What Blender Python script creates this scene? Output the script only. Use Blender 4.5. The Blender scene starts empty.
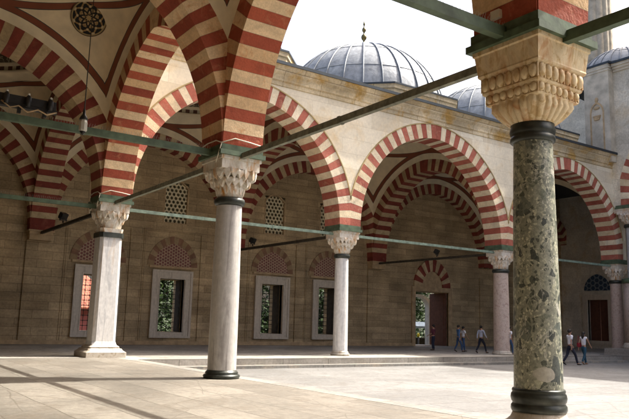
import bpy, math, random
from mathutils import Vector, Matrix, noise as mnoise
random.seed(7)
PI = math.pi
scene = bpy.context.scene
COL = scene.collection
sin, cos, sqrt = math.sin, math.cos, math.sqrt

# ------------------------------------------------------------------ key dimensions (metres)
D = 11.986        # column spacing of the far portico
D2 = 10.55        # column spacing of the side portico
MEDO, MEDT = .02, .62
HD = 0.64         # half thickness of arches
HC = 6.14         # top of the capitals
SPR = 6.44        # springing of the arches (above the timber course)
TK = 0.8          # depth of the voussoirs
WALLY = 12.0      # back wall of the far portico
ZROOF = 13.87
ZG = -0.36        # courtyard level

# ------------------------------------------------------------------ mesh collecting helper
class MB:
    def __init__(s):
        s.v = []; s.f = []; s.m = []; s.uv = []; s.sm = []; s.c = []
    def add(s, vs, fs, m=0, uvs=None, smooth=False, col=0.5):
        b = len(s.v); s.v += [tuple(p) for p in vs]
        for i, f in enumerate(fs):
            s.f.append([b + k for k in f]); s.m.append(m if not isinstance(m, (list, tuple)) else m[i])
            s.uv.append([uvs[k] for k in f] if uvs else None); s.sm.append(smooth); s.c.append(col)
    def quad(s, a, b, c, d, m=0, uvs=None, smooth=False, col=0.5):
        s.add([a, b, c, d], [(0, 1, 2, 3)], m, uvs, smooth, col)
    def box(s, x0, x1, y0, y1, z0, z1, m=0, col=0.5):
        vs = [(x, y, z) for z in (z0, z1) for y in (y0, y1) for x in (x0, x1)]
        s.add(vs, [(0, 2, 3, 1), (4, 5, 7, 6), (0, 1, 5, 4), (1, 3, 7, 5), (3, 2, 6, 7), (2, 0, 4, 6)], m, col=col)
    def obox(s, c, ax, ay, az, m=0):
        c = Vector(c); ax = Vector(ax); ay = Vector(ay); az = Vector(az)
        vs = [c + ax * i + ay * j + az * k for k in (-1, 1) for j in (-1, 1) for i in (-1, 1)]
        s.add(vs, [(0, 2, 3, 1), (4, 5, 7, 6), (0, 1, 5, 4), (1, 3, 7, 5), (3, 2, 6, 7), (2, 0, 4, 6)], m)
    def lathe(s, prof, n=24, c=(0, 0), m=0, smooth=True, ph=0, caps=True, sx=1, sy=1, flute=0, fn=0):
        vs = []
        for k, (r, z) in enumerate(prof):
            for i in range(n):
                a = 2 * PI * i / n + ph
                rr = r * (1 + (flute[k] * cos(fn * a) if flute else 0))
                vs.append((c[0] + rr * cos(a) * sx, c[1] + rr * sin(a) * sy, z))
        fs = []
        for k in range(len(prof) - 1):
            for i in range(n):
                j = (i + 1) % n
                fs.append((k * n + i, k * n + j, (k + 1) * n + j, (k + 1) * n + i))
        s.add(vs, fs, m, smooth=smooth)
        if caps:
            b = len(s.v) - len(vs)
            s.f.append([b + i for i in range(n)][::-1]); s.m.append(m); s.uv.append(None); s.sm.append(False); s.c.append(.5)
            s.f.append([b + (len(prof) - 1) * n + i for i in range(n)]); s.m.append(m); s.uv.append(None); s.sm.append(False); s.c.append(.5)
    def tube(s, pts, r, n=6, m=0):
        pts = [Vector(p) for p in pts]; vs = []
        for i, p in enumerate(pts):
            t = (pts[min(i + 1, len(pts) - 1)] - pts[max(i - 1, 0)]).normalized()
            u = t.cross(Vector((0, 0, 1)));
            if u.length < 1e-3: u = t.cross(Vector((1, 0, 0)))
            u.normalize(); w = t.cross(u)
            rr = r[i] if isinstance(r, (list, tuple)) else r
            vs += [p + (u * cos(2 * PI * k / n) + w * sin(2 * PI * k / n)) * rr for k in range(n)]
        fs = [(i * n + k, i * n + (k + 1) % n, (i + 1) * n + (k + 1) % n, (i + 1) * n + k) for i in range(len(pts) - 1) for k in range(n)]
        fs += [tuple(range(n))[::-1], tuple((len(pts) - 1) * n + k for k in range(n))]
        s.add(vs, fs, m, smooth=True)
    def ellipsoid(s, c, r, n=10, k=7, m=0):
        vs = [(c[0], c[1], c[2] - r[2])]
        for j in range(1, k):
            t = PI * j / k
            for i in range(n):
                a = 2 * PI * i / n
                vs.append((c[0] + r[0] * sin(t) * cos(a), c[1] + r[1] * sin(t) * sin(a), c[2] - r[2] * cos(t)))
        vs.append((c[0], c[1], c[2] + r[2])); L = len(vs) - 1
        fs = [(0, 1 + (i + 1) % n, 1 + i) for i in range(n)]
        for j in range(k - 2):
            for i in range(n):
                fs.append((1 + j * n + i, 1 + j * n + (i + 1) % n, 1 + (j + 1) * n + (i + 1) % n, 1 + (j + 1) * n + i))
        fs += [(1 + (k - 2) * n + i, 1 + (k - 2) * n + (i + 1) % n, L) for i in range(n)]
        s.add(vs, fs, m, smooth=True)
    def build(s, name, mats, parent=None, at=None, weld=False):
        me = bpy.data.meshes.new(name)
        me.from_pydata(s.v, [], s.f)
        if not isinstance(mats, (list, tuple)): mats = [mats]
        for m in mats: me.materials.append(m)
        me.polygons.foreach_set('material_index', s.m)
        me.polygons.foreach_set('use_smooth', s.sm)
        if any(u is not None for u in s.uv):
            l = me.uv_layers.new(name='UVMap'); k = 0
            for f, u in zip(s.f, s.uv):
                for i in range(len(f)):
                    l.data[k].uv = u[i] if u else (0, 0); k += 1
        if any(c != .5 for c in s.c):
            ca = me.color_attributes.new('var', 'FLOAT_COLOR', 'CORNER'); k = 0
            for f, c in zip(s.f, s.c):
                for i in range(len(f)):
                    ca.data[k].color = (c, c, c, 1); k += 1
        me.update()
        o = bpy.data.objects.new(name, me); COL.objects.link(o)
        if parent:
            o.parent = parent
            o.location = Vector(at) - wl(parent) if at is not None else (0, 0, 0)
        elif at is not None: o.location = at
        return o
def wl(o):
    v = Vector(o.location)
    while o.parent: o = o.parent; v += Vector(o.location)
    return v
O0 = (0, 0, 0)
def thing(name, label, cat, loc=(0, 0, 0), rz=0, group=None):
    o = bpy.data.objects.new(name, None); COL.objects.link(o); o.empty_display_size = .3
    o.location = loc; o.rotation_euler = (0, 0, rz); o['label'] = label; o['category'] = cat
    if group: o['group'] = group
    return o
def tag(o, label, cat, group=None):
    o['label'] = label; o['category'] = cat
    if group: o['group'] = group
    return o
def struct(o, kind='structure'):
    o['kind'] = kind; return o
def lab(o, t): o['label'] = t; return o
def copy_tree(o, parent=None):
    c = o.copy(); COL.objects.link(c)
    if parent: c.parent = parent
    for ch in list(o.children): copy_tree(ch, c)
    return c

# ------------------------------------------------------------------ materials
class NT:
    def __init__(s, name):
        s.mat = bpy.data.materials.new(name); s.mat.use_nodes = True
        s.t = s.mat.node_tree; s.b = s.t.nodes['Principled BSDF']
        s._o = None
    def n(s, typ, **kw):
        x = s.t.nodes.new(typ)
        for k, v in kw.items(): setattr(x, k, v)
        return x
    def l(s, a, b): s.t.links.new(a, b)
    def obj(s):
        if not s._o: s._o = s.n('ShaderNodeTexCoord')
        return s._o.outputs['Object']
    def uv(s):
        s.obj(); return s._o.outputs['UV']
    def sep(s, v=None):
        x = s.n('ShaderNodeSeparateXYZ'); s.l(v or s.obj(), x.inputs[0]); return x.outputs
    def comb(s, a, b, c=0):
        x = s.n('ShaderNodeCombineXYZ')
        for i, k in enumerate((a, b, c)):
            if isinstance(k, (int, float)): x.inputs[i].default_value = k
            else: s.l(k, x.inputs[i])
        return x.outputs[0]
    def mapv(s, v=None, scale=(1, 1, 1), rot=(0, 0, 0), loc=(0, 0, 0)):
        x = s.n('ShaderNodeMapping'); s.l(v or s.obj(), x.inputs[0])
        x.inputs['Scale'].default_value = scale; x.inputs['Rotation'].default_value = rot; x.inputs['Location'].default_value = loc
        return x.outputs[0]
    def noise(s, scale, det=4, v=None, rough=.55, dist=0):
        x = s.n('ShaderNodeTexNoise'); s.l(v or s.obj(), x.inputs['Vector'])
        x.inputs['Scale'].default_value = scale; x.inputs['Detail'].default_value = det
        x.inputs['Roughness'].default_value = rough; x.inputs['Distortion'].default_value = dist
        return x.outputs['Fac']
    def voro(s, scale, v=None, feat='F1', out='Color', rnd=1):
        x = s.n('ShaderNodeTexVoronoi', feature=feat); s.l(v or s.obj(), x.inputs['Vector'])
        x.inputs['Scale'].default_value = scale; x.inputs['Randomness'].default_value = rnd
        return x.outputs[out]
    def math(s, op, a, b=0, c=None, clamp=False):
        x = s.n('ShaderNodeMath', operation=op); x.use_clamp = clamp
        for i, k in enumerate((a, b, c)):
            if k is None: continue
            if isinstance(k, (int, float)): x.inputs[i].default_value = k
            else: s.l(k, x.inputs[i])
        return x.outputs[0]
    def ramp(s, f, pts):
        x = s.n('ShaderNodeValToRGB'); s.l(f, x.inputs[0]); e = x.color_ramp.elements
        while len(e) > 1: e.remove(e[-1])
        e[0].position = pts[0][0]; e[0].color = c4(pts[0][1])
        for p, c in pts[1:]:
            q = e.new(p); q.color = c4(c)
        return x.outputs[0]
    def mix(s, f, a, b, mode='MIX'):
        x = s.n('ShaderNodeMix', data_type='RGBA', blend_type=mode)
        if isinstance(f, (int, float)): x.inputs[0].default_value = f
        else: s.l(f, x.inputs[0])
        for i, k in ((6, a), (7, b)):
            if isinstance(k, (tuple, list)): x.inputs[i].default_value = c4(k)
            elif isinstance(k, (int, float)): x.inputs[i].default_value = c4((k, k, k))
            else: s.l(k, x.inputs[i])
        return x.outputs[2]
    def brick(s, v, w, h, c1, c2, mo, ms=.012, off=.5, smooth=.1, bias=0):
        x = s.n('ShaderNodeTexBrick', offset=off); s.l(v, x.inputs['Vector'])
        x.inputs['Color1'].default_value = c4(c1); x.inputs['Color2'].default_value = c4(c2); x.inputs['Mortar'].default_value = c4(mo)
        x.inputs['Scale'].default_value = 1; x.inputs['Mortar Size'].default_value = ms; x.inputs['Mortar Smooth'].default_value = smooth
        x.inputs['Brick Width'].default_value = w; x.inputs['Row Height'].default_value = h; x.inputs['Bias'].default_value = bias
        return x.outputs['Color'], x.outputs['Fac']
    def attr(s, name='var'):
        x = s.n('ShaderNodeAttribute', attribute_name=name); return x.outputs['Fac']
    def bump(s, h, strength=.3, dist=.02):
        x = s.n('ShaderNodeBump'); x.inputs['Strength'].default_value = strength; x.inputs['Distance'].default_value = dist
        s.l(h, x.inputs['Height']); s.l(x.outputs[0], s.b.inputs['Normal'])
    def done(s, col, rough=.8, metal=0, spec=.4):
        if isinstance(col, (tuple, list)): s.b.inputs['Base Color'].default_value = c4(col)
        else: s.l(col, s.b.inputs['Base Color'])
        if isinstance(rough, (int, float)): s.b.inputs['Roughness'].default_value = rough
        else: s.l(rough, s.b.inputs['Roughness'])
        s.b.inputs['Metallic'].default_value = metal
        s.b.inputs['Specular IOR Level'].default_value = spec
        return s.mat
def c4(c):
    if isinstance(c, (int, float)): c = (c, c, c)
    return tuple(c)[:3] + (1,)
def mapping2(t, ax):
    o = t.sep(); x, y, z = o[0], o[1], o[2]
    return {'xz': t.comb(x, z), 'yz': t.comb(y, z), 'xy': t.comb(x, y)}[ax]

def m_ashlar(name, ax, w, h, c1, c2, mo, stain=(.5, .33, .15), st=.35, ms=.012, fine=1.0, lo=.62, streak=.85):
    t = NT(name); v = mapping2(t, ax)
    c, f = t.brick(v, w, h, c1, c2, mo, ms=ms)
    big = t.ramp(t.noise(.45, 5), [(.35, lo), (.7, 1.08)])
    c = t.mix(1, c, big, 'MULTIPLY')
    c = t.mix(t.math('MULTIPLY', t.math('SUBTRACT', t.noise(.8, 6, dist=.6), .52, clamp=True), st * 8, clamp=True), c, stain)
    g = t.ramp(t.noise(9, 6), [(.3, 1 - .22 * fine), (.7, 1 + .12 * fine)])
    c = t.mix(1, c, g, 'MULTIPLY')
    rv = t.ramp(t.noise(1.6, 3, v=t.mapv(v, scale=(.25, 1.9, 1))), [(.35, streak), (.65, 2 - streak - .07)])
    c = t.mix(1, c, rv, 'MULTIPLY')
    t.bump(t.math('ADD', t.math('MULTIPLY', t.noise(14, 5), .4), t.math('MULTIPLY', f, -.9)), .5, .02)
    return t.done(c, .85)
def m_vouss(name, base, dark, light=None):
    t = NT(name)
    v = t.attr(); c = t.mix(t.ramp(v, [(0, 0), (1, 1)]), dark, base)
    st = t.ramp(t.noise(1.4, 7, dist=.7, rough=.65), [(.3, .72), (.5, .97), (.68, 1.12)])
    c = t.mix(1, c, st, 'MULTIPLY')
    spot = t.math('MULTIPLY', t.math('SUBTRACT', t.noise(2.2, 8, dist=1.0, rough=.6), .55, clamp=True), 4, clamp=True)
    c = t.mix(spot, c, light or tuple(k * .55 for k in base))
    c = t.mix(1, c, t.ramp(t.noise(18, 7, rough=.75), [(.3, .8), (.7, 1.14)]), 'MULTIPLY')
    u = t.sep(t.uv())[0]; jt = t.math('MULTIPLY', t.math('GREATER_THAN', u, .9), t.math('GREATER_THAN', t.math('ABSOLUTE', t.math('SUBTRACT', u, 1.5)), t.math('SUBTRACT', .485, t.math('MULTIPLY', t.noise(5, 3), .03))))
    c = t.mix(t.math('MULTIPLY', jt, .5), c, tuple(k * .35 for k in base))
    t.bump(t.math('SUBTRACT', t.math('ADD', t.noise(18, 6), t.math('MULTIPLY', t.noise(4, 4), 1.5)), jt), .5, .02)
    return t.done(c, .85)
def m_plain(name, base, rough=.8, metal=0, var=.25, sc=3, bump=.2, spec=.4, bsc=20):
    t = NT(name)
    c = t.mix(1, base, t.ramp(t.noise(sc, 6), [(.3, 1 - var), (.7, 1 + var * .5)]), 'MULTIPLY')
    if bump: t.bump(t.noise(bsc, 5), bump, .01)
    return t.done(c, rough, metal, spec)
def m_marble(name, base, vein, vs=.6, zs=.35, stain=None, rough=.45, sharp=.5):
    t = NT(name)
    vv = t.mapv(scale=(3.2, 3.2, zs))
    n = t.noise(1.5, 6, v=vv, dist=1.2, rough=.62)
    c = t.ramp(n, [(.36, vein), (.5, base), (.6, tuple(k * .88 for k in base)), (.72, base)])
    d = t.ramp(t.noise(7, 6), [(.3, .86), (.7, 1.05)])
    c = t.mix(1, c, d, 'MULTIPLY')
    if stain:
        col, thr, amp, sv = stain
        s = t.math('MULTIPLY', t.math('SUBTRACT', t.noise(1, 6, v=t.mapv(scale=sv), dist=.8), thr, clamp=True), amp, clamp=True)
        c = t.mix(s, c, col)
    t.bump(t.noise(25, 5), .15, .01)
    return t.done(c, rough)

M = {}
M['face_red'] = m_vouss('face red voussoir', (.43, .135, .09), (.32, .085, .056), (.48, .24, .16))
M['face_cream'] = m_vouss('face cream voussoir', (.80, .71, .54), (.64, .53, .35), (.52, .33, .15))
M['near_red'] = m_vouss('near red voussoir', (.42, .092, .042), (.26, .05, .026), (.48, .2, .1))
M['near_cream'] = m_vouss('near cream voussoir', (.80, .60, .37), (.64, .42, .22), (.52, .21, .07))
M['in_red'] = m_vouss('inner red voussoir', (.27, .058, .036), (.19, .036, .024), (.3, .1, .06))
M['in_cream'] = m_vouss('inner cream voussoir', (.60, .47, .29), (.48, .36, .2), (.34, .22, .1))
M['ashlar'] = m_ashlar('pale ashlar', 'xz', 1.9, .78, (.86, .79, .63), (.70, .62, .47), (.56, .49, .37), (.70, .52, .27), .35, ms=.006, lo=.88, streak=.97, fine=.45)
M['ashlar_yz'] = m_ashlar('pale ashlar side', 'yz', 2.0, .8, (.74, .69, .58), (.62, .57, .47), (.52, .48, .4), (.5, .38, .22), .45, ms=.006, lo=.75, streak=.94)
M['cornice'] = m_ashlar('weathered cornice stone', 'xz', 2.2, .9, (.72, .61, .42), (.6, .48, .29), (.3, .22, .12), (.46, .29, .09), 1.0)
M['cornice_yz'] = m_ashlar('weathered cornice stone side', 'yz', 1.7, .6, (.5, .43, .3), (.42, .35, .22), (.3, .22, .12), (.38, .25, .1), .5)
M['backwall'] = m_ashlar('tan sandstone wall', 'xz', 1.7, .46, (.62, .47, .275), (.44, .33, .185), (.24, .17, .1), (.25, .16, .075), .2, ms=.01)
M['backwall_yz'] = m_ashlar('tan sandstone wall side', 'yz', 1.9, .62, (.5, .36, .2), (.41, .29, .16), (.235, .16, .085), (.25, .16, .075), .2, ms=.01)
M['stone'] = m_plain('carved tan stone', (.47, .34, .195), .85, var=.3)
M['greystone'] = m_plain('grey stone', (.52, .47, .38), .85, var=.35, sc=1.5)
M['moulding'] = m_plain('ochre moulding stone', (.42, .32, .15), .85, var=.35, sc=2)
M['plaster'] = m_plain('cream plaster', (.70, .59, .41), .9, var=.15, sc=1.2, bump=.08)
M['frame_marble'] = m_marble('window frame marble', (.60, .53, .43), (.44, .38, .3))
def m_lead():
    t = NT('lead sheet'); o = t.sep(); ang = t.math('ARCTAN2', o[1], o[0]); v = t.comb(t.math('MULTIPLY', ang, 28 / (2 * PI) * 1.0), t.math('MULTIPLY', o[2], .75))
    c, f = t.brick(v, 1.0, 1.0, (.29, .31, .325), (.22, .24, .26), (.16, .17, .18), ms=.0, off=0)
    c = t.mix(1, c, t.ramp(t.noise(2.5, 7, rough=.7), [(.3, .7), (.7, 1.18)]), 'MULTIPLY')
    c = t.mix(1, c, t.ramp(t.noise(1.5, 5, v=t.mapv(scale=(4, 4, .5))), [(.35, .85), (.65, 1.08)]), 'MULTIPLY')
    t.bump(t.noise(3, 5), .5, .05); return t.done(c, .6, .1)
M['lead'] = m_lead()
M['lead_old'] = m_plain('lead sheet', (.31, .335, .35), .62, .1, var=.35, sc=1.4, bump=.3, bsc=5)
M['lead_dark'] = m_plain('dark lead edge', (.035, .045, .055), .5, .3, var=.2)
M['lead_mid'] = m_plain('blue lead slope', (.09, .11, .14), .5, .3, var=.3)
M['brass'] = m_plain('tarnished brass', (.17, .14, .06), .4, .8, var=.4)
M['green'] = m_plain('green painted timber', (.085, .125, .075), .6, var=.45, sc=4)
M['green_pale'] = m_plain('pale green iron', (.21, .28, .22), .55, var=.4, sc=5)
M['timber'] = m_plain('dark timber', (.05, .042, .028), .75, var=.4, sc=5)
M['black'] = m_plain('black metal', (.015, .015, .015), .45, var=.2)
M['iron'] = m_plain('iron grille', (.03, .028, .025), .6, var=.2)
M['ring'] = m_plain('dark bronze ring', (.045, .05, .042), .38, .3, var=.5, sc=6)
M['wood'] = m_plain('red brown door wood', (.13, .05, .03), .6, var=.3, sc=4)
M['darkglass'] = m_plain('dark glass', (.03, .027, .02), .25, var=.3)
M['oldglass'] = m_plain('dusty old glass', (.16, .145, .08), .5, var=.3)
M['lattice'] = m_plain('pierced plaster lattice', (.78, .70, .48), .85, var=.15)
M['lampglass'] = m_plain('frosted lamp glass', (.55, .55, .5), .3, var=.1)
M['white_pl'] = m_plain('off white plastic', (.62, .57, .45), .5, var=.12)
M['marble_grey'] = m_marble('grey streaked marble', (.50, .48, .45), (.33, .31, .29), stain=((.42, .32, .2), .55, 3, (1.2, 1.2, .2)))
M['marble_white'] = m_marble('white marble', (.72, .71, .69), (.5, .5, .5), stain=((.5, .3, .1), .62, 4, (4, 4, .35)))
M['granite_pink'] = m_marble('pinkish granite', (.52, .42, .36), (.36, .27, .23), zs=3, stain=None, rough=.6)
M['cap_white'] = m_marble('white capital marble', (.70, .66, .58), (.5, .43, .33), zs=2, stain=((.50, .24, .05), .50, 5, (4.5, 4.5, 1.1)), rough=.6)
M['cap_ochre'] = m_marble('ochre capital marble', (.74, .60, .38), (.50, .34, .15), zs=2, stain=((.45, .21, .07), .53, 5, (3.5, 3.5, 1.2)), rough=.6)
M['plinth'] = m_marble('plinth marble', (.55, .50, .42), (.36, .3, .22), zs=2)

def m_breccia():
    t = NT('green breccia')
    w = t.n('ShaderNodeVectorMath', operation='ADD'); t.l(t.obj(), w.inputs[0])
    nz = t.n('ShaderNodeTexNoise'); t.l(t.obj(), nz.inputs['Vector']); nz.inputs['Scale'].default_value = 5; nz.inputs['Detail'].default_value = 4
    sc = t.n('ShaderNodeVectorMath', operation='SCALE'); t.l(nz.outputs['Color'], sc.inputs[0]); sc.inputs['Scale'].default_value = .10
    t.l(sc.outputs[0], w.inputs[1]); wv = w.outputs[0]
    base = t.ramp(t.noise(20, 9, v=wv, rough=.8), [(.3, (.10, .11, .085)), (.44, (.19, .20, .155)), (.56, (.28, .285, .22)), (.72, (.43, .43, .35))])
    base = t.mix(1, base, t.ramp(t.noise(2.2, 4), [(.3, .78), (.7, 1.15)]), 'MULTIPLY')
    def clast(scale, thr, loc, ew=.1, ch=2, zs=.8):
        vv = t.mapv(wv, loc=loc, scale=(1, 1, zs))
        r = t.sep(t.voro(scale, vv))[ch]; e = t.voro(scale, vv, feat='DISTANCE_TO_EDGE', out='Distance')
        return t.math('MULTIPLY', t.math('GREATER_THAN', r, thr), t.math('GREATER_THAN', e, ew))
    for s_, th, c_, lc, ew, am in ((26, .72, (.47, .46, .34), (2, 7, 1), .10, .8), (22, .82, (.05, .06, .045), (3, 1, 7), .12, .85), (12, .80, (.36, .36, .26), (4, 4, 9), .10, .7), (12, .86, (.055, .065, .05), (8, 3, 2), .14, .9),
                               (6.5, .84, (.12, .135, .10), (6, 6, 1), .12, .8), (8, .88, (.035, .042, .038), (5, 2, 1), .10, .9), (4.6, .88, (.095, .11, .095), (0, 3, 0), .12, .75), (4.2, .95, (.40, .39, .34), (9, 4, 2), .12, .8), (3.4, .945, (.05, .06, .056), (2, 9, 5), .14, .9)):
        a = clast(s_, th, lc, ew)
        base = t.mix(t.math('MULTIPLY', a, am), base, t.mix(1, c_, t.ramp(t.noise(30, 6, rough=.75), [(.3, .55), (.7, 1.6)]), 'MULTIPLY'))
    vein = t.math('LESS_THAN', t.math('ABSOLUTE', t.math('SUBTRACT', t.noise(2.3, 5, v=t.mapv(wv, rot=(.5, .3, 0), scale=(1, 1, .5)), dist=.8), .5)), .006)
    base = t.mix(t.math('MULTIPLY', vein, .6), base, (.5, .49, .42))
    q = t.n('ShaderNodeVectorMath', operation='LENGTH'); t.l(t.mapv(wv, loc=(-(-.23 + .05) / .17, -(-.29 + .05) / .17, -.97 / .1), scale=(1 / .17, 1 / .17, 10)), q.inputs[0])
    base = t.mix(t.math('MULTIPLY', t.math('LESS_THAN', q.outputs['Value'], 1.0), .85), base, t.mix(1, (.44, .42, .36), t.ramp(t.noise(14, 6), [(.3, .75), (.7, 1.1)]), 'MULTIPLY'))
    t.bump(t.noise(30, 5), .2, .006)
    return t.done(base, .42)
M['breccia'] = m_breccia()

def m_floor(name, w, h, c1, c2, mo, rotz, stain, lo=.7, ms=.02):
    t = NT(name)
    v = t.mapv(mapping2(t, 'xy'), rot=(0, 0, rotz))
    wob = t.n('ShaderNodeVectorMath', operation='ADD'); t.l(v, wob.inputs[0])
    nz = t.n('ShaderNodeTexNoise'); t.l(v, nz.inputs['Vector']); nz.inputs['Scale'].default_value = .9
    s2 = t.n('ShaderNodeVectorMath', operation='SCALE'); t.l(nz.outputs['Color'], s2.inputs[0]); s2.inputs['Scale'].default_value = .12
    t.l(s2.outputs[0], wob.inputs[1])
    c, f = t.brick(wob.outputs[0], w, h, c1, c2, mo, ms=ms, off=.37)
    c = t.mix(1, c, t.ramp(t.noise(.22, 6, dist=.8), [(.35, lo), (.6, 1.06)]), 'MULTIPLY')
    c = t.mix(t.math('MULTIPLY', t.math('SUBTRACT', t.noise(.9, 8, dist=1.4, rough=.65), .5, clamp=True), 5, clamp=True), c, stain)
    c = t.mix(1, c, t.ramp(t.noise(7, 9, rough=.78), [(.3, .62), (.7, 1.2)]), 'MULTIPLY')
    crk = t.math('LESS_THAN', t.voro(.55, t.mapv(wob.outputs[0], loc=(4, 2, 0)), feat='DISTANCE_TO_EDGE', out='Distance'), .006)
    c = t.mix(t.math('MULTIPLY', crk, .6), c, mo)
    t.bump(t.math('ADD', t.math('MULTIPLY', t.noise(8, 6), .9), t.math('MULTIPLY', f, -1)), .5, .02)
    return t.done(c, .7)
M['court'] = m_floor('courtyard marble paving', 3.6, 1.5, (.235, .232, .22), (.195, .193, .184), (.12, .115, .105), 0, (.16, .153, .14), .72)
M['pfloor'] = m_floor('worn sandy portico paving', 1.9, .95, (.235, .214, .178), (.165, .149, .122), (.10, .088, .068), PI / 2, (.14, .12, .093), .62, .014)
M['pfloor2'] = m_floor('grey portico paving', 2.4, 1.2, (.42, .395, .35), (.36, .34, .30), (.22, .2, .17), 0, (.2, .18, .15), .75)
M['curb'] = m_floor('kerb marble', 2.2, 9, (.25, .24, .215), (.2, .19, .17), (.12, .11, .1), PI / 2, (.38, .33, .26), .8)
M['step'] = m_ashlar('grey step stone', 'xz', 2.4, 3, (.40, .37, .33), (.32, .30, .26), (.13, .12, .1), (.2, .17, .13), .3)
M['ground'] = m_plain('outer ground', (.09, .085, .065), .95, var=.3, sc=.1)
M['asphalt'] = m_plain('asphalt', (.05, .05, .05), .9, var=.3, sc=1)

def m_pend():
    t = NT('painted pendentive'); o = t.sep(t.uv())
    m_ = t.math('MINIMUM', o[0], o[1])
    b = t.ramp(t.math('MULTIPLY', m_, .5), [(0, (.74, .64, .45)), (.20, (.74, .64, .45)), (.201, (.06, .055, .04)), (.212, (.06, .055, .04)), (.213, (.20, .062, .03)), (.32, (.20, .062, .03)), (.321, (.05, .06, .05)), (.335, (.05, .06, .05)), (.336, (.72, .60, .40))])
    b.node.color_ramp.interpolation = 'CONSTANT'
    c = t.mix(1, b, t.ramp(t.noise(1.5, 5), [(.3, .84), (.7, 1.08)]), 'MULTIPLY')
    return t.done(c, .9)
M['pend'] = m_pend()
def m_pend_plain():
    return m_plain('pale plaster vault', (.50, .43, .31), .9, var=.18, sc=.8, bump=.05)
M['pend2'] = m_pend_plain()
def m_dome_in():
    t = NT('painted dome underside'); o = t.sep()
    ang = t.math('ARCTAN2', o[1], o[0]); z = o[2]
    fr = t.math('ADD', t.math('ABSOLUTE', t.math('SINE', t.math('MULTIPLY', ang, 30))), t.math('MULTIPLY', t.math('ABSOLUTE', t.math('SINE', t.math('MULTIPLY', ang, 60))), .5))
    top = t.math('ADD', t.math('MULTIPLY', fr, .42), .25)
    lace = t.math('MULTIPLY', t.math('LESS_THAN', z, top), t.math('GREATER_THAN', t.noise(7, 3), .47))
    c = t.mix(t.math('MULTIPLY', lace, .85), (.36, .31, .21), (.075, .045, .028))
    c = t.mix(1, c, t.ramp(t.noise(1, 5), [(.3, .8), (.7, 1.1)]), 'MULTIPLY')
    return t.done(c, .9)
M['dome_in'] = m_dome_in()
def m_ringband():
    t = NT('painted ring band'); o = t.sep()
    ang = t.math('ARCTAN2', o[1], o[0])
    g = t.math('GREATER_THAN', t.math('SINE', t.math('MULTIPLY', ang, 64)), -.1)
    c = t.mix(g, (.48, .42, .30), (.10, .045, .03))
    return t.done(c, .9)
M['ringband'] = m_ringband()
def m_medal():
    t = NT('painted medallion'); o = t.sep(t.uv())
    r = t.math('SQRT', t.math('ADD', t.math('MULTIPLY', o[0], o[0]), t.math('MULTIPLY', o[1], o[1])))
    a = t.math('ARCTAN2', o[1], o[0])
    pet = t.math('MULTIPLY', t.math('SINE', t.math('MULTIPLY', a, 8)), t.math('SINE', t.math('MULTIPLY', r, 17)))
    p2 = t.math('MULTIPLY', t.math('COSINE', t.math('MULTIPLY', a, 16)), t.math('COSINE', t.math('MULTIPLY', r, 26)))
    s_ = t.math('ADD', pet, t.math('MULTIPLY', p2, .6))
    c = t.mix(t.math('GREATER_THAN', s_, .12), (.014, .015, .016), (.30, .19, .075))
    c = t.mix(t.math('GREATER_THAN', s_, .75), c, (.5, .42, .26))
    c = t.mix(t.math('LESS_THAN', r, .13), c, (.4, .28, .12))
    c = t.mix(t.math('GREATER_THAN', r, .88), c, (.33, .25, .12))
    c = t.mix(t.math('GREATER_THAN', r, .95), c, (.08, .05, .03))
    return t.done(c, .9)
M['medal'] = m_medal()
def m_lunette(name, ca, cb, cc, k=16.):
    t = NT(name); o = t.sep(); x, z = o[0], o[2]
    def s_(f, ax, az): return t.math('COSINE', t.math('ADD', t.math('MULTIPLY', x, f * ax), t.math('MULTIPLY', z, f * az)))
    h = t.math('ADD', t.math('ADD', s_(k, 1, 0), s_(k, .5, .866)), s_(k, -.5, .866))
    c = t.mix(t.math('GREATER_THAN', h, -.45), cb, ca)
    c = t.mix(t.math('GREATER_THAN', h, 1.9), c, cc)
    c = t.mix(1, c, t.ramp(t.noise(5, 5), [(.3, .75), (.7, 1.1)]), 'MULTIPLY')
    return t.done(c, .8)
M['lunette'] = m_lunette('red and cream lunette', (.25, .075, .055), (.42, .325, .225), (.16, .09, .09), 38)
M['lunette_b'] = m_lunette('blue tiled lunette', (.02, .035, .07), (.16, .19, .22), (.03, .07, .12), 16)

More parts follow.
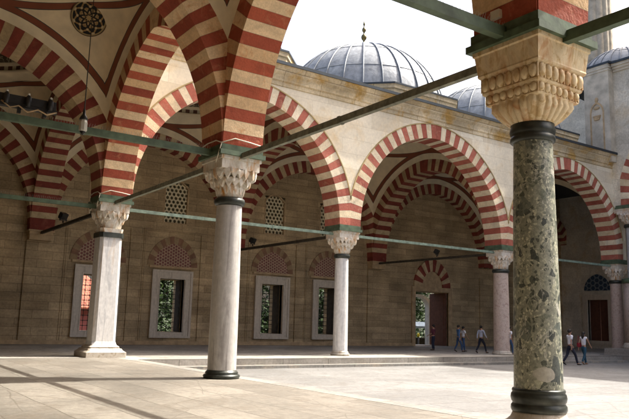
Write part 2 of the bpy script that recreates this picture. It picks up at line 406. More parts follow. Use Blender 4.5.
# ------------------------------------------------------------------ arch geometry
def arch_curve(a, e, z0, n):
    """right half, from springing to apex: list of (s, z, nx, nz) on the intrados"""
    R = a + e; th = math.acos(e / R)
    return [(-e + R * cos(th * i / n), z0 + R * sin(th * i / n), cos(th * i / n), sin(th * i / n)) for i in range(n + 1)]
def zext(s, a, e, z0, t=TK):
    R = a + e + t; d = abs(s) + e
    return z0 + sqrt(R * R - d * d) if d < R else z0
def arch_ring(mb, axis, c, off, a, e, z0=SPR, t=TK, hd=HD, clip=None, vl=.345, sides=(1, -1), front=True, back=True, first=0):
    """striped arch; axis 'x': curve runs along x at y=off; axis 'y': along y at x=off. c = centre of span."""
    R = a + e; th = math.acos(e / R); n = max(9, int(round(R * th / vl)))
    sub = 2
    P = arch_curve(a, e, z0, n * sub)
    outer = []
    for i, (s, z, cx, cz) in enumerate(P):
        so, zo = s + cx * t, z + cz * t
        if i == len(P) - 1: so, zo = 0, z0 + sqrt((R + t) ** 2 - e * e)
        if clip is not None and so > clip:
            k = (clip - s) / max(1e-6, cx); so, zo = clip, z + cz * k
        outer.append((so, zo))
    def pt(s, z, d):
        return (c + s, off + d, z) if axis == 'x' else (off + d, c + s, z)
    for sg in sides:
        for v in range(n):
            mi = (v + first) % 2
            col = random.random() * .98
            if col == .5: col = .51
            for k in range(sub):
                i = v * sub + k; j = i + 1
                a0, a1 = P[i], P[j]; b0, b1 = outer[i], outer[j]
                q = [pt(sg * a0[0], a0[1], -hd), pt(sg * a1[0], a1[1], -hd), pt(sg * b1[0], b1[1], -hd), pt(sg * b0[0], b0[1], -hd),
                     pt(sg * a0[0], a0[1], hd), pt(sg * a1[0], a1[1], hd), pt(sg * b1[0], b1[1], hd), pt(sg * b0[0], b0[1], hd)]
                fs = [(0, 1, 5, 4), (3, 7, 6, 2)]
                if front: fs.append((0, 3, 2, 1))
                if back: fs.append((4, 5, 6, 7))
                u0, u1 = 1 + k / sub, 1 + (k + 1) / sub
                mb.add(q, fs, mi, uvs=[(u0, 0), (u1, 0), (u1, 1), (u0, 1), (u0, 0), (u1, 0), (u1, 1), (u0, 1)], col=col)

# ------------------------------------------------------------------ vault over one bay
def half_in(h): return h - HD
def bay_vault(parent, cx, cy, hx, hy, ax_, ex, ay_, ey, painted=True, medals=(), detail=1, prayer=False):
    """hx, hy: half sizes of the interior rectangle. ax_/ex arch along x (sides y=+-hy); ay_/ey arch along y."""
    zr = 13.95; rx, ry = hx - .6, hy - .6
    nphi, nt = 192, 22
    phis = []
    corner = math.atan2(hy, hx)
    for q in range(nphi): phis.append(2 * PI * q / nphi)
    for s_ in (corner, PI - corner, PI + corner, 2 * PI - corner): phis.append(s_)
    phis = sorted(set(phis)); n = len(phis)
    # extrados lines in 3-D, for painted-border distances
    lines = []
    for k in range(61):
        s = -hx + 2 * hx * k / 60; z = zext(s, ax_, ex, SPR); lines.append((s, -hy, z)); lines.append((s, hy, z))
        s = -hy + 2 * hy * k / 60; z = zext(s, ay_, ey, SPR); lines.append((-hx, s, z)); lines.append((hx, s, z))
    vs = []; uv = []
    def surf(ph, t):
        c_, s_ = cos(ph), sin(ph)
        k = min(hx / abs(c_) if abs(c_) > 1e-9 else 1e9, hy / abs(s_) if abs(s_) > 1e-9 else 1e9)
        bx, by = c_ * k, s_ * k
        if abs(abs(bx) - hx) < 1e-6: zb = zext(by, ay_, ey, SPR)
        else: zb = zext(bx, ax_, ex, SPR)
        if abs(abs(bx) - hx) < 1e-6 and abs(abs(by) - hy) < 1e-6: zb = min(zext(by, ay_, ey, SPR), zext(bx, ax_, ex, SPR))
        tx, ty = rx * c_, ry * s_
        kk = 1 / sqrt((c_ / rx) ** 2 + (s_ / ry) ** 2); tx, ty = c_ * kk, s_ * kk
        w = 1 - cos(t * PI / 2) ; u = sin(t * PI / 2)
        w = w ** .7
        return Vector((bx + (tx - bx) * w, by + (ty - by) * w, zb + (zr - zb) * u))
    for ph in phis:
        for j in range(nt + 1):
            t = j / nt; p = surf(ph, t); vs.append(p)
            if painted:
                d1 = min(((p.x - l[0]) ** 2 + (p.y - l[1]) ** 2 + (p.z - l[2]) ** 2) for l in lines) ** .5
                top = surf(ph, 1); d2 = (p - top).length
                uv.append((d1, d2 - .3))
            else: uv.append((0, 0))
    fs = []
    for i in range(n):
        i2 = (i + 1) % n
        for j in range(nt):
            fs.append((i * (nt + 1) + j, i * (nt + 1) + j + 1, i2 * (nt + 1) + j + 1, i2 * (nt + 1) + j))
    mb = MB(); mb.add(vs, fs, 0, uvs=uv, smooth=True)
    vault = mb.build('vault', M['pend'] if painted else M['pend2'], parent, (cx, cy, 0))
    # mouldings of the ring and the dome underside
    mb = MB(); prof = [(1.0, zr - .02), (.975, zr), (.975, zr + .1), (.99, zr + .12), (.99, zr + .34), (.965, zr + .38), (.965, zr + .5)]
    def ell(prof, m_):
        N = 96; vv = []
        for r, z in prof:
            for i in range(N):
                a = 2 * PI * i / N; vv.append((rx * r * cos(a), ry * r * sin(a), z))
        mb.add(vv, [(k * N + i, (k + 1) * N + i, (k + 1) * N + (i + 1) % N, k * N + (i + 1) % N) for k in range(len(prof) - 1) for i in range(N)], m_, smooth=True)
    ell(prof[:4], 0); ell(prof[3:5], 1); ell(prof[4:], 0)
    mb.build('ring_moulding', [M['plaster'], M['ringband']], vault, (cx, cy, 0))
    mb = MB(); N = 96; K = 16; vv = []; zs = zr + .5; rise = 3.7
    for k in range(K + 1):
        t = PI / 2 * k / K
        for i in range(N):
            a = 2 * PI * i / N; r = .965 * cos(t) + .0005
            vv.append((rx * r * cos(a), ry * r * sin(a), rise * sin(t)))
    mb.add(vv, [(k * N + i, (k + 1) * N + i, (k + 1) * N + (i + 1) % N, k * N + (i + 1) % N) for k in range(K) for i in range(N)], 0, smooth=True)
    mb.build('dome_underside', M['dome_in'], vault, (cx, cy, zs))
    for (ph, t) in medals:
        p = surf(ph, t); du = (surf(ph, t + .02) - surf(ph, t - .02)).normalized(); dv = (surf(ph + .01, t) - surf(ph - .01, t)).normalized()
        nrm = du.cross(dv).normalized()
        if nrm.dot(Vector((0, 0, 11)) - p) < 0: nrm = -nrm
        hz = Vector((nrm.x, nrm.y, 0)).normalized(); nrm = (hz * .86 + Vector((0, 0, -.5))).normalized(); du = (Vector((0, 0, 1)) - nrm * nrm.z).normalized(); p = p + nrm * .1
        dv = nrm.cross(du).normalized()
        mb = MB(); N = 40; R_ = .72; vv = [p + nrm * .07]; uu = [(0, 0)]
        for i in range(N):
            a = 2 * PI * i / N; vv.append(p + du * cos(a) * R_ + dv * sin(a) * R_ + nrm * .05); uu.append((cos(a), sin(a)))
        for i in range(N):
            a = 2 * PI * i / N; vv.append(p + du * cos(a) * R_ + dv * sin(a) * R_ - nrm * .45); uu.append((cos(a), sin(a)))
        mb.add(vv, [(0, 1 + i, 1 + (i + 1) % N) for i in range(N)] + [(1 + i, 1 + N + i, 1 + N + (i + 1) % N, 1 + (i + 1) % N) for i in range(N)], 0, uvs=uu)
        mb.build('medallion', M['medal'], vault, (cx, cy, 0))
    return vault

def lead_dome(parent, cx, cy, R, sx=1, sy=1, zc=14.5, apexz=19.35, seams=28, fin=True, name='dome', roof=True, r_oct=5.95):
    """outer dome on an eight-sided drum"""
    if roof:
        mb = MB(); ph = PI / 8; k = 1 / cos(PI / 8)
        oc = lambda r, z: [((r * k) * cos(ph + 2 * PI * i / 8) * sx, (r * k) * sin(ph + 2 * PI * i / 8) * sy, z) for i in range(8)]
        levels = [(r_oct - .2, ZROOF - .02, 2), (r_oct - .24, ZROOF + .55, 0), (r_oct - .1, ZROOF + .57, 0), (r_oct - .1, ZROOF + .74, 0), (r_oct - .02, ZROOF + .78, 0), (r_oct - .02, ZROOF + .9, 0), (r_oct + .02, ZROOF + 1.0, 0), (r_oct + .05, ZROOF + 1.0, 1), (r_oct + .05, ZROOF + 1.1, 1), (r_oct - .5, ZROOF + 1.28, 2), (.0 + R * .9, ZROOF + 1.5, 2)]
        for a, b in zip(levels[:-1], levels[1:]):
            A = oc(a[0], a[1]); B = oc(b[0], b[1])
            for i in range(8): mb.quad(A[i], A[(i + 1) % 8], B[(i + 1) % 8], B[i], a[2] if b[2] != 1 or a[2] == 1 else 1)
        drum = mb.build('drum', [M['cornice'], M['lead_dark'], M['lead_mid']], parent, (cx, cy, 0))
    mb = MB(); H = apexz - zc; N = seams * 2; K = 14; vv = []
    for k in range(K + 1):
        t = PI / 2 * k / K
        for i in range(N):
            a = 2 * PI * i / N; r = R * cos(t) + .001
            vv.append((r * cos(a) * sx, r * sin(a) * sy, zc + H * sin(t)))
    mb.add(vv, [(k * N + i, k * N + (i + 1) % N, (k + 1) * N + (i + 1) % N, (k + 1) * N + i) for k in range(K) for i in range(N)], 0, smooth=True)
    for i in range(seams):      # standing seams
        a = 2 * PI * i / seams
        pts = []
        for k in range(0, K):
            t = PI / 2 * k / K; r = (R + .03) * cos(t); pts.append((r * cos(a) * sx, r * sin(a) * sy, zc + (H + .03) * sin(t)))
        mb.tube(pts, .055, 5, 1)
    for tt in (.28, .56, .82):
        r = (R + .005) * cos(PI / 2 * tt); z = zc + (H + .005) * sin(PI / 2 * tt); pts = [(r * cos(2 * PI * i / 72) * sx, r * sin(2 * PI * i / 72) * sy, z) for i in range(73)]
        mb.tube(pts, .02, 4, 1)
    dm = mb.build(name, [M['lead'], M['lead_seam']], parent, (cx, cy, 0))
    if fin:
        mb = MB(); z = apexz - .05
        mb.lathe([(.33, z), (.27, z + .15), (.12, z + .28), (.06, z + .36), (.05, z + .42), (.13, z + .5), (.15, z + .58), (.12, z + .66), (.04, z + .72), (.04, z + .78), (.1, z + .85), (.11, z + .9), (.08, z + .97), (.03, z + 1.02), (.03, z + 1.08), (.06, z + 1.13), (.01, z + 1.3)], 12)
        mb.v = [(x * 1.25, y * 1.25, z + (zz - z) * 1.6) for x, y, zz in mb.v]
        mb.build('finial', M['brass'], dm, (cx, cy, 0))
    return dm
M['lead_seam'] = m_plain('lead seam', (.2, .22, .24), .55, .2, var=.3, sc=2)

def roof_bay(mb, cx, cy, hx, hy, r, z0, z1, m=0):
    N = 48
    sq_ = []; ci = []
    for i in range(N):
        a = 2 * PI * (i + .5) / N; c_, s_ = cos(a), sin(a); k = min(hx / max(1e-9, abs(c_)), hy / max(1e-9, abs(s_)))
        sq_.append((cx + c_ * k, cy + s_ * k)); ci.append((cx + r[0] * c_, cy + r[1] * s_))
    for i in range(N):
        j = (i + 1) % N
        for z, fl in ((z1, 0), (z0, 1)):
            q = [(*sq_[i], z), (*sq_[j], z), (*ci[j], z), (*ci[i], z)]
            mb.quad(*(q if fl else q[::-1]), m)
# ------------------------------------------------------------------ SETTING: ground
def sheet(name, x0, x1, y0, y1, z, mat, nx=1, ny=1):
    mb = MB(); mb.quad((x0, y0, z), (x1, y0, z), (x1, y1, z), (x0, y1, z)); return struct(mb.build(name, mat))
PE = -2.3     # front edge of the far portico platform
sheet('ground', -700, 700, -700, 700, ZG - .05, M['ground'])
mb = MB(); mb.box(.62, 60, -70, PE - .55, ZG - .4, ZG); struct(mb.build('courtyard_paving', M['court']))
mb = MB(); mb.box(.86, 60, PE - .56, PE + .05, ZG - .35, -.24, 0); struct(mb.build('lower_step', M['curb2'] if 'curb2' in M else M['curb']))
mb = MB(); mb.box(-12.6, 0.40, -60, -.66, -.4, 0); struct(mb.build('side_portico_floor', M['pfloor']))
mb = MB(); mb.box(0.40, .86, -60, PE - .01, -.4, .004); struct(mb.build('kerb', M['curb']))
mb = MB(); mb.box(-12.6, 46, -.66, WALLY + 3, -.4, -.002); mb.box(.40, 46, PE, -.66, -.4, -.002); struct(mb.build('far_portico_floor', M['pfloor2']))
mb = MB(); mb.box(.862, 46, PE - .03, PE + .32, -.26, .004); struct(mb.build('platform_edge_step', M['step']))

# ------------------------------------------------------------------ FAR PORTICO
A1, E1 = D / 2 - HD - .02, .2          # long arches (span D)
AY, EY = 12.0 / 2 - HD - .02, .2       # portico depth (12 m)
A2, E2 = D2 / 2 - HD - .02, .9         # side portico arches (span D2)
far = thing('far_portico', 'long domed portico with red and white striped arches across the far side of the courtyard', 'arcade', (18, 6, 0))
NB = 3
XEND = 35.05
arches = []
for i in range(-1, NB):
    mb = MB(); c = (i + .5) * D
    arch_ring(mb, 'x', c, 0, A1, E1, clip=D / 2)
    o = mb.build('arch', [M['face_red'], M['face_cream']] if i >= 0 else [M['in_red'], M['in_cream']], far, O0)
    arches.append((c, A1))
mb = MB()
for i in range(0, NB):
    c, a_ = arches[i + 1]; e_ = .2; cl = D / 2; R_ = a_ + e_ + TK; pts = []
    th1 = math.acos(e_ / R_); th0 = math.acos(min(1, (cl + e_) / R_)); n = 40
    rt = [(-e_ + R_ * cos(th0 + (th1 - th0) * k / n), SPR + R_ * sin(th0 + (th1 - th0) * k / n)) for k in range(n + 1)]
    pts = rt + [(-x, z) for x, z in rt[::-1][1:]]
    mb = MB()
    for (xa, za), (xb, zb2) in zip(pts[:-1], pts[1:]):
        mx_, mz_ = (xa + xb) / 2, (za + zb2) / 2 - SPR; L_ = sqrt(mx_ ** 2 + mz_ ** 2); f = 1 + .055 / L_
        q = [(c + xa, za), (c + xb, zb2), (c + xb * f, SPR + (zb2 - SPR) * f), (c + xa * f, SPR + (za - SPR) * f)]
        v = [(p[0], -HD - .03, p[1]) for p in q] + [(p[0], -HD + .03, p[1]) for p in q]
        mb.add(v, [(0, 3, 2, 1), (0, 1, 5, 4), (2, 3, 7, 6)])
    mb.build('arch_moulding', M['moulding'], far, O0)
# front wall above the arches
def spandrel_x(mb, c, a, e, x0, x1, y, ztop, n=60, flip=False):
    for k in range(n):
        s0 = x0 + (x1 - x0) * k / n; s1 = x0 + (x1 - x0) * (k + 1) / n
        q = [(s0, y, zext(s0 - c, a, e, SPR)), (s1, y, zext(s1 - c, a, e, SPR)), (s1, y, ztop), (s0, y, ztop)]
        if flip: q = q[::-1]
        mb.quad(*q)
mb = MB()
yf = -HD + .02
for i in range(0, NB):
    c, a_ = arches[i + 1]
    x0 = i * D; x1 = (i + 1) * D
    spandrel_x(mb, c, a_, E1, x0, x1, yf, 12.78)
mb.box(-12, XEND + 1.4, .3, .6, 12.6, ZROOF - .05)
front = mb.build('front_wall', M['ashlar'], far, O0)
# corner pier return and inner spandrel seen from the left bay
mb = MB()
for (sx0, sx1) in ((-D, 0),):
    spandrel_x(mb, -D / 2, A1, E1, -D, 0, yf, 12.9, flip=False)
mb.build('inner_wall', M['plaster'], far, O0)
# cornice
mb = MB()
prof = [(0.0, 12.78), (.05, 12.80), (.05, 12.98), (.12, 13.04), (.12, 13.12), (.17, 13.28), (.27, 13.42), (.27, 13.5), (.36, 13.62), (.42, 13.72)]
for (p0, z0), (p1, z1) in zip(prof[:-1], prof[1:]):
    mb.quad((.64, yf - p0, z0), (XEND + .1, yf - p0, z0), (XEND + .1, yf - p1, z1), (.64, yf - p1, z1))
cn = mb.build('cornice', M['cornice'], far, O0)
mb = MB(); mb.box(.66, XEND + .1, yf - .48, .3, ZROOF - .15, ZROOF); mb.box(XEND + .2, XEND + 12, 1.1, 13.7, ZROOF - .17, ZROOF - .03); mb.box(-12.6, XEND + .2, 11.9, 13.8, ZROOF - .17, ZROOF - .03)
for i in range(-1, 3): roof_bay(mb, (i + .5) * D, 6.1, D / 2, 5.8, (5.3, 5.3), ZROOF - .16, ZROOF - .03)
for k in range(1): pass
mb.build('roof', [M['lead_dark']], far, O0)
# transverse arches
for i in range(0, 3):
    x = i * D
    mb = MB(); arch_ring(mb, 'y', 6.0, x, AY, EY, clip=6.0)
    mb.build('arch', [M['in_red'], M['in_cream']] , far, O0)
    # impost of the wall pilaster
    mb = MB(); mb.box(x - .68, x + .68, 11.28, 12.1, 6.05, 6.14); mb.box(x - .62, x + .62, 11.36, 12.1, 5.9, 6.05); mb.box(x - .6, x + .6, 11.42, 12.1, 5.6, 5.9)
    p = mb.build('impost', M['stone'], far, O0)
    mb = MB(); mb.box(x - .64, x + .64, 11.34, 12.1, 6.14, SPR + .005); mb.build('impost_block', M['in_red'], far, O0)
# wall arches
for i in range(-1, NB + 1):
    mb = MB(); arch_ring(mb, 'x', (i + .5) * D, 12.0, A1, E1, clip=D / 2, back=False)
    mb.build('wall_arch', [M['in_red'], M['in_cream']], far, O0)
# vaults and domes
bay_vault(far, -D / 2, 6, D / 2 - HD, 6 - HD, A1, E1, AY, EY)
bay_vault(far, D / 2, 6, D / 2 - HD, 6 - HD, A1, E1, AY, EY)
bay_vault(far, D * 1.5, 6, D / 2 - HD, 6 - HD, A1, E1, AY, EY, medals=((PI * .25, .8), (PI * .75, .8), (-PI * .25, .8)))
bay_vault(far, D * 2.5, 6, D / 2 - HD, 6 - HD, A1, E1, AY, EY, medals=((PI * .75, .8),))
for i in range(0, 3):
    dm = lead_dome(far, (i + .5) * D - .06, 6, 5.25)

# back wall with openings --------------------------------------------------------
WT = 1.6
wins = [(3.4, .82, .75, 3.95), (8.0, .82, .75, 3.95), (15.15, .84, .75, 4.0), (19.75, .84, .75, 4.0)]
uppers = [3.4, 8.0, 15.2, 19.75]
holes = [(c - w, c + w, z0, z1) for c, w, z0, z1 in wins] + [(c - .8, c + .8, 7.4, 10.0) for c in uppers] + [(28.1, 31.7, 0, 4.2)]
def wall_grid(mb, x0, x1, z0, z1, y, holes, yb, revm=0, ax='x', flip=False):
    xs = sorted(set([x0, x1] + [h[0] for h in holes] + [h[1] for h in holes]))
    zs = sorted(set([z0, z1] + [h[2] for h in holes] + [h[3] for h in holes]))
    P = (lambda a, b, z: (a, b, z)) if ax == 'x' else (lambda a, b, z: (b, a, z))
    for i in range(len(xs) - 1):
        for j in range(len(zs) - 1):
            mx, mz = (xs[i] + xs[i + 1]) / 2, (zs[j] + zs[j + 1]) / 2
            if any(h[0] < mx < h[1] and h[2] < mz < h[3] for h in holes): continue
            mb.quad(P(xs[i], y, zs[j]), P(xs[i + 1], y, zs[j]), P(xs[i + 1], y, zs[j + 1]), P(xs[i], y, zs[j + 1]))
            mb.quad(P(xs[i], yb, zs[j]), P(xs[i], yb, zs[j + 1]), P(xs[i + 1], yb, zs[j + 1]), P(xs[i + 1], yb, zs[j]))
    for h in holes:
        mb.quad(P(h[0], y, h[2]), P(h[0], y, h[3]), P(h[0], yb, h[3]), P(h[0], yb, h[2]), revm)
        mb.quad(P(h[1], y, h[2]), P(h[1], yb, h[2]), P(h[1], yb, h[3]), P(h[1], y, h[3]), revm)
        mb.quad(P(h[0], y, h[3]), P(h[1], y, h[3]), P(h[1], yb, h[3]), P(h[0], yb, h[3]), revm)
        mb.quad(P(h[0], y, h[2]), P(h[0], yb, h[2]), P(h[1], yb, h[2]), P(h[1], y, h[2]), revm)
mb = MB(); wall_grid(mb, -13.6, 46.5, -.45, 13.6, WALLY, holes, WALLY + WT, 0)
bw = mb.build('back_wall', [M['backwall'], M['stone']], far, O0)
# plinth course along the wall foot and string moulding panels
mb = MB()
def strip_x(mb, xa, xb, z0, z1, d):
    mb.box(xa, xb, WALLY - d, WALLY + .05, z0, z1)
for xa, xb in ((-12, 28.0), (31.8, 46)): strip_x(mb, xa, xb, -.002, .22, .1)
mb.build('plinth_course', M['stone'], far, O0)
for c in uppers:
    w = 1.95
    mb = MB()
    for k, (d, ww) in enumerate(((.05, .1), (.09, .05))):
        o_ = k * .09
        mb.box(c - w + o_, c - w + o_ + ww, WALLY - d, WALLY + .03, .22, 6.95 - o_)
        mb.box(c + w - o_ - ww, c + w - o_, WALLY - d, WALLY + .03, .22, 6.95 - o_)
        mb.box(c - w + o_ + ww, c + w - o_ - ww, WALLY - d, WALLY + .03, 6.95 - o_ - ww, 6.95 - o_)
    mb.build('panel_moulding', M['backwall'], far, O0)
# shallow pilasters of the wall between the bays
for x in (0, D, 2 * D, 3 * D):
    mb = MB(); mb.box(x - .62, x + .62, WALLY - .12, WALLY + .02, .22, 5.6); mb.build('pilaster', M['backwall'], far, O0)

def pointed(w, h, n=16):
    """outline of a pointed lunette, base at z=0: list of (x,z) left to right over the top"""
    e = (h * h - w * w) / (2 * w) if h > w else 0
    pts = []
    if h > w:
        R = w + e; th = math.acos(e / R)
        r = [(-e + R * cos(th * i / n), R * sin(th * i / n)) for i in range(n + 1)]
    else:
        r = [(w * cos(PI / 2 * i / n), h * sin(PI / 2 * i / n) ** .92) for i in range(n + 1)]
    r[-1] = (0, r[-1][1])
    return [(-x, z) for x, z in r] + [(x, z) for x, z in r[::-1][1:]]
def make_window(c, w, z0, z1, striped=True, parent=far, lun=None):
    fw = .48
    mb = MB(); y0, y1 = WALLY - .16, WALLY + .25
    mb.box(c - w - fw, c - w, y0, y1, z0 - .32, z1 + .5); mb.box(c + w, c + w + fw, y0, y1, z0 - .32, z1 + .5)
    mb.box(c - w, c + w, y0, y1, z1, z1 + .5); mb.box(c - w, c + w, y0, y1, z0 - .32, z0)
    b = .12     # raised rim and inner bead
    for (xa, xb, za, zb) in ((c - w - fw - .02, c - w - fw + b, z0 - .34, z1 + .52), (c + w + fw - b, c + w + fw + .02, z0 - .34, z1 + .52)):
        mb.box(xa, xb, y0 - .05, y0 + .02, za, zb)
    mb.box(c - w - fw + b, c + w + fw - b, y0 - .05, y0 + .02, z1 + .52 - b, z1 + .52); mb.box(c - w - fw + b, c + w + fw - b, y0 - .05, y0 + .02, z0 - .34, z0 - .34 + b)
    for sg in (-1, 1): mb.box(*(sorted((c + sg * (w - .001), c + sg * (w + .07)))), y0 - .03, y0 + .02, z0, z1)
    mb.box(c - w - .07, c + w + .07, y0 - .03, y0 + .02, z1 + .001, z1 + .07)
    win = mb.build('window', M['frame_marble'], parent, O0)
    mb = MB(); yg = WALLY + 1.15
    nx = 6; nz = 11
    for i in range(1, nx): x = c - w + 2 * w * i / nx; mb.tube([(x, yg, z0), (x, yg, z1)], .017, 5)
    for j in range(1, nz): z = z0 + (z1 - z0) * j / nz; mb.tube([(c - w, yg, z), (c + w, yg, z)], .017, 5)
    for i in range(1, nx):
        for j in range(1, nz): mb.ellipsoid((c - w + 2 * w * i / nx, yg, z0 + (z1 - z0) * j / nz), (.045, .04, .045), 6, 4)
    mb.build('grille', M['iron'], win, O0)
    # wooden shutter folded against the right reveal
    mb = MB(); mb.box(c + w - .09, c + w - .02, WALLY + .3, WALLY + 1.05, z0 + .02, z1 - .02)
    for k in range(4): mb.box(c + w - .12, c + w - .09, WALLY + .38, WALLY + .97, z0 + .12 + k * .8, z0 + .75 + k * .8)
    mb.build('shutter', M['timber'], win, O0)
    # lunette
    pl = pointed(1.22, 1.38); zb = z1 + .78; mb = MB(); y = WALLY + .06
    vs = [(x, y - WALLY, z) for x, z in pl]; mb.add(vs, [tuple(range(len(vs)))[::-1]])
    mb.add([(0, 0, 0)] * 0 + [(x, y - WALLY, z) for x, z in pl], [])
    lu = mb.build('lunette', M['lunette'], win, (c, WALLY - .1, zb))
    mb = MB()
    # voussoir border
    N = len(pl)
    for k in range(N - 1):
        (xa, za), (xb, zb2) = pl[k], pl[k + 1]
        s1, s2 = 1.34, 1.34
        zo = .0
        q = [(c + xa, zb + za), (c + xb, zb + zb2), (c + xb * s2, zb + zb2 * s2), (c + xa * s1, zb + za * s1)]
        f = WALLY - .05; bk = WALLY + .1
        v = [(p[0], f, p[1]) for p in q] + [(p[0], bk, p[1]) for p in q]
        mb.add(v, [(0, 3, 2, 1), (0, 1, 5, 4), (2, 3, 7, 6)], (k // 2) % 2, col=random.random() * .9)
    mb.build('lunette_arch', [M['in_tan'], M['in_tanred']], win, O0)
    mb = MB(); mb.box(c - 1.5, c + 1.5, WALLY - .12, WALLY + .05, zb - .14, zb - .01); mb.build('sill_band', M['stone'], win, O0)
    return win
M['in_tan'] = m_vouss('tan voussoir', (.36, .26, .15), (.3, .21, .11)); M['in_tanred'] = m_vouss('faded red voussoir', (.27, .15, .09), (.22, .12, .07))
for c, w, z0, z1 in wins: make_window(c, w, z0, z1)

def pierced(c, z0, z1, w=.8):
    """pierced honeycomb plaster window with a pointed head"""
    mb = MB(); y = WALLY + .10; ch = .155; t = .052
    hrise = .55; zs = z1
    def inside(x, z): return abs(x) < w - .02 and (z < zs or (z - zs) < hrise * (1 - (abs(x) / w) ** 1.5))
    dx = 2 * ch * .9; dz = dx * .866; rows = int((z1 + hrise - z0) / dz) + 1
    for r in range(rows):
        for k in range(-4, 5):
            x = k * dx + (dx / 2 if r % 2 else 0); z = z0 + ch * .9 + r * dz
            if not inside(x, z): continue
            ro, ri = ch * 1.06, ch * .66; N = 6
            vs = []
            for yy in (y, y + .08):
                for R_ in (ro, ri):
                    for i in range(12):
                        a = PI / 6 + 2 * PI * i / 12
                        rr = R_ if R_ == ri else (ro if i % 2 == 0 else ro * .90)
                        vs.append((c + x + rr * cos(a), yy, z + rr * sin(a)))
            fs = [];
            for i in range(12):
                j = (i + 1) % 12
                fs.append((i, 12 + i, 12 + j, j)); fs.append((12 + i, 36 + i, 36 + j, 12 + j)); 
            mb.add(vs, fs, 0)
    o = mb.build('pierced_window', M['lattice'], far, O0)
    mb = MB(); b = .1
    mb.box(c - w - .02, c - w + .06, WALLY - .02, WALLY + .3, z0 - .05, z1); mb.box(c + w - .06, c + w + .02, WALLY - .02, WALLY + .3, z0 - .05, z1)
    mb.box(c - w + .06, c + w - .06, WALLY - .02, WALLY + .3, z0 - .05, z0 + .03)
    N = 14
    for i in range(N):
        xa = -w + 2 * w * i / N; xb = -w + 2 * w * (i + 1) / N
        za = z1 + hrise * (1 - (abs(xa) / w) ** 1.5); zb = z1 + hrise * (1 - (abs(xb) / w) ** 1.5)
        v = [(c + xa, WALLY - .02, za - .05), (c + xb, WALLY - .02, zb - .05), (c + xb, WALLY - .02, zb + .06), (c + xa, WALLY - .02, za + .06)]
        mb.add(v + [(p[0], WALLY + .3, p[2]) for p in v], [(0, 3, 2, 1), (0, 1, 5, 4), (2, 3, 7, 6)])
    mb.build('frame', M['stone'], o, O0)
    mb = MB(); mb.quad((c - w, WALLY + .32, z0), (c + w, WALLY + .32, z0), (c + w, WALLY + .32, z1 + hrise), (c - w, WALLY + .32, z1 + hrise))
    mb.build('glass', M['oldglass'], o, O0)
# the pointed heads need openings: cut the wall holes up to the head height
for c in uppers: pierced(c, 7.4, 9.62)

# portal: recessed striped arch, open door
mb = MB()
pc = 29.9; pl = pointed(1.75, 2.0, 14); zb = 4.55
vs = [(pc + x, WALLY - .02, zb + z) for x, z in pl]; mb.add(vs, [tuple(range(len(vs)))[::-1]])
po = mb.build('portal', M['stone'], far, O0)
mb = MB()
for k in range(len(pl) - 1):
    for lev, (s0, s1, f) in enumerate(((.64, 1.12, .14),)):
        (xa, za), (xb, zb2) = pl[k], pl[k + 1]
        q = [(pc + xa * s0, zb + za * s0), (pc + xb * s0, zb + zb2 * s0), (pc + xb * s1, zb + zb2 * s1), (pc + xa * s1, zb + za * s1)]
        v = [(p[0], WALLY - f, p[1]) for p in q] + [(p[0], WALLY + .02, p[1]) for p in q]
        mb.add(v, [(0, 3, 2, 1), (0, 1, 5, 4), (2, 3, 7, 6)], (k // 2 + lev) % 2, col=random.random() * .9)
mb.build('portal_arch', [M['in_cream'], M['in_red']], po, O0)
mb = MB(); mb.box(27.75, 28.1, WALLY - .12, WALLY + .1, 0, 4.55); mb.box(31.7, 32.05, WALLY - .12, WALLY + .1, 0, 4.55); mb.box(28.1, 31.7, WALLY - .12, WALLY + .1, 4.2, 4.55)
mb.build('door_surround', M['stone'], po, O0)
mb = MB(); mb.box(31.52, 31.66, WALLY + .12, WALLY + 1.9, .02, 4.15)
for k in range(3): mb.box(31.49, 31.52, WALLY + .3, WALLY + 1.7, .3 + k * 1.3, 1.35 + k * 1.3)
dl = lab(mb.build('door_leaf', M['wood'], po, O0), 'red brown wooden door leaf standing open')
mb = MB(); mb.tube([(31.47, WALLY + .5, 1.9), (31.4, WALLY + .5, 1.95), (31.4, WALLY + .5, 2.15), (31.47, WALLY + .5, 2.2)], .02); mb.build('handle', M['brass'], dl, O0)
# outer arch of the gate, pale stone
mb = MB(); y0, y1 = WALLY + WT + .9, WALLY + WT + 1.4
mb.box(29.2, 29.5, y0, y1, -.4, 3.1); mb.box(32.05, 32.4, y0, y1, -.4, 3.1)
pl2 = pointed(1.6, 1.0, 10)
for k in range(len(pl2) - 1):
    (xa, za), (xb, zb2) = pl2[k], pl2[k + 1]; s0 = .78
    q = [(30.8 + xa * s0, 3.1 + za * s0), (30.8 + xb * s0, 3.1 + zb2 * s0), (30.8 + xb, 3.1 + zb2), (30.8 + xa, 3.1 + za)]
    v = [(p[0], y0, p[1]) for p in q] + [(p[0], y1, p[1]) for p in q]; mb.add(v, [(0, 3, 2, 1), (0, 1, 5, 4), (2, 3, 7, 6), (4, 5, 6, 7)])
mb.build('outer_gate_arch', M['marble_white'], po, O0)

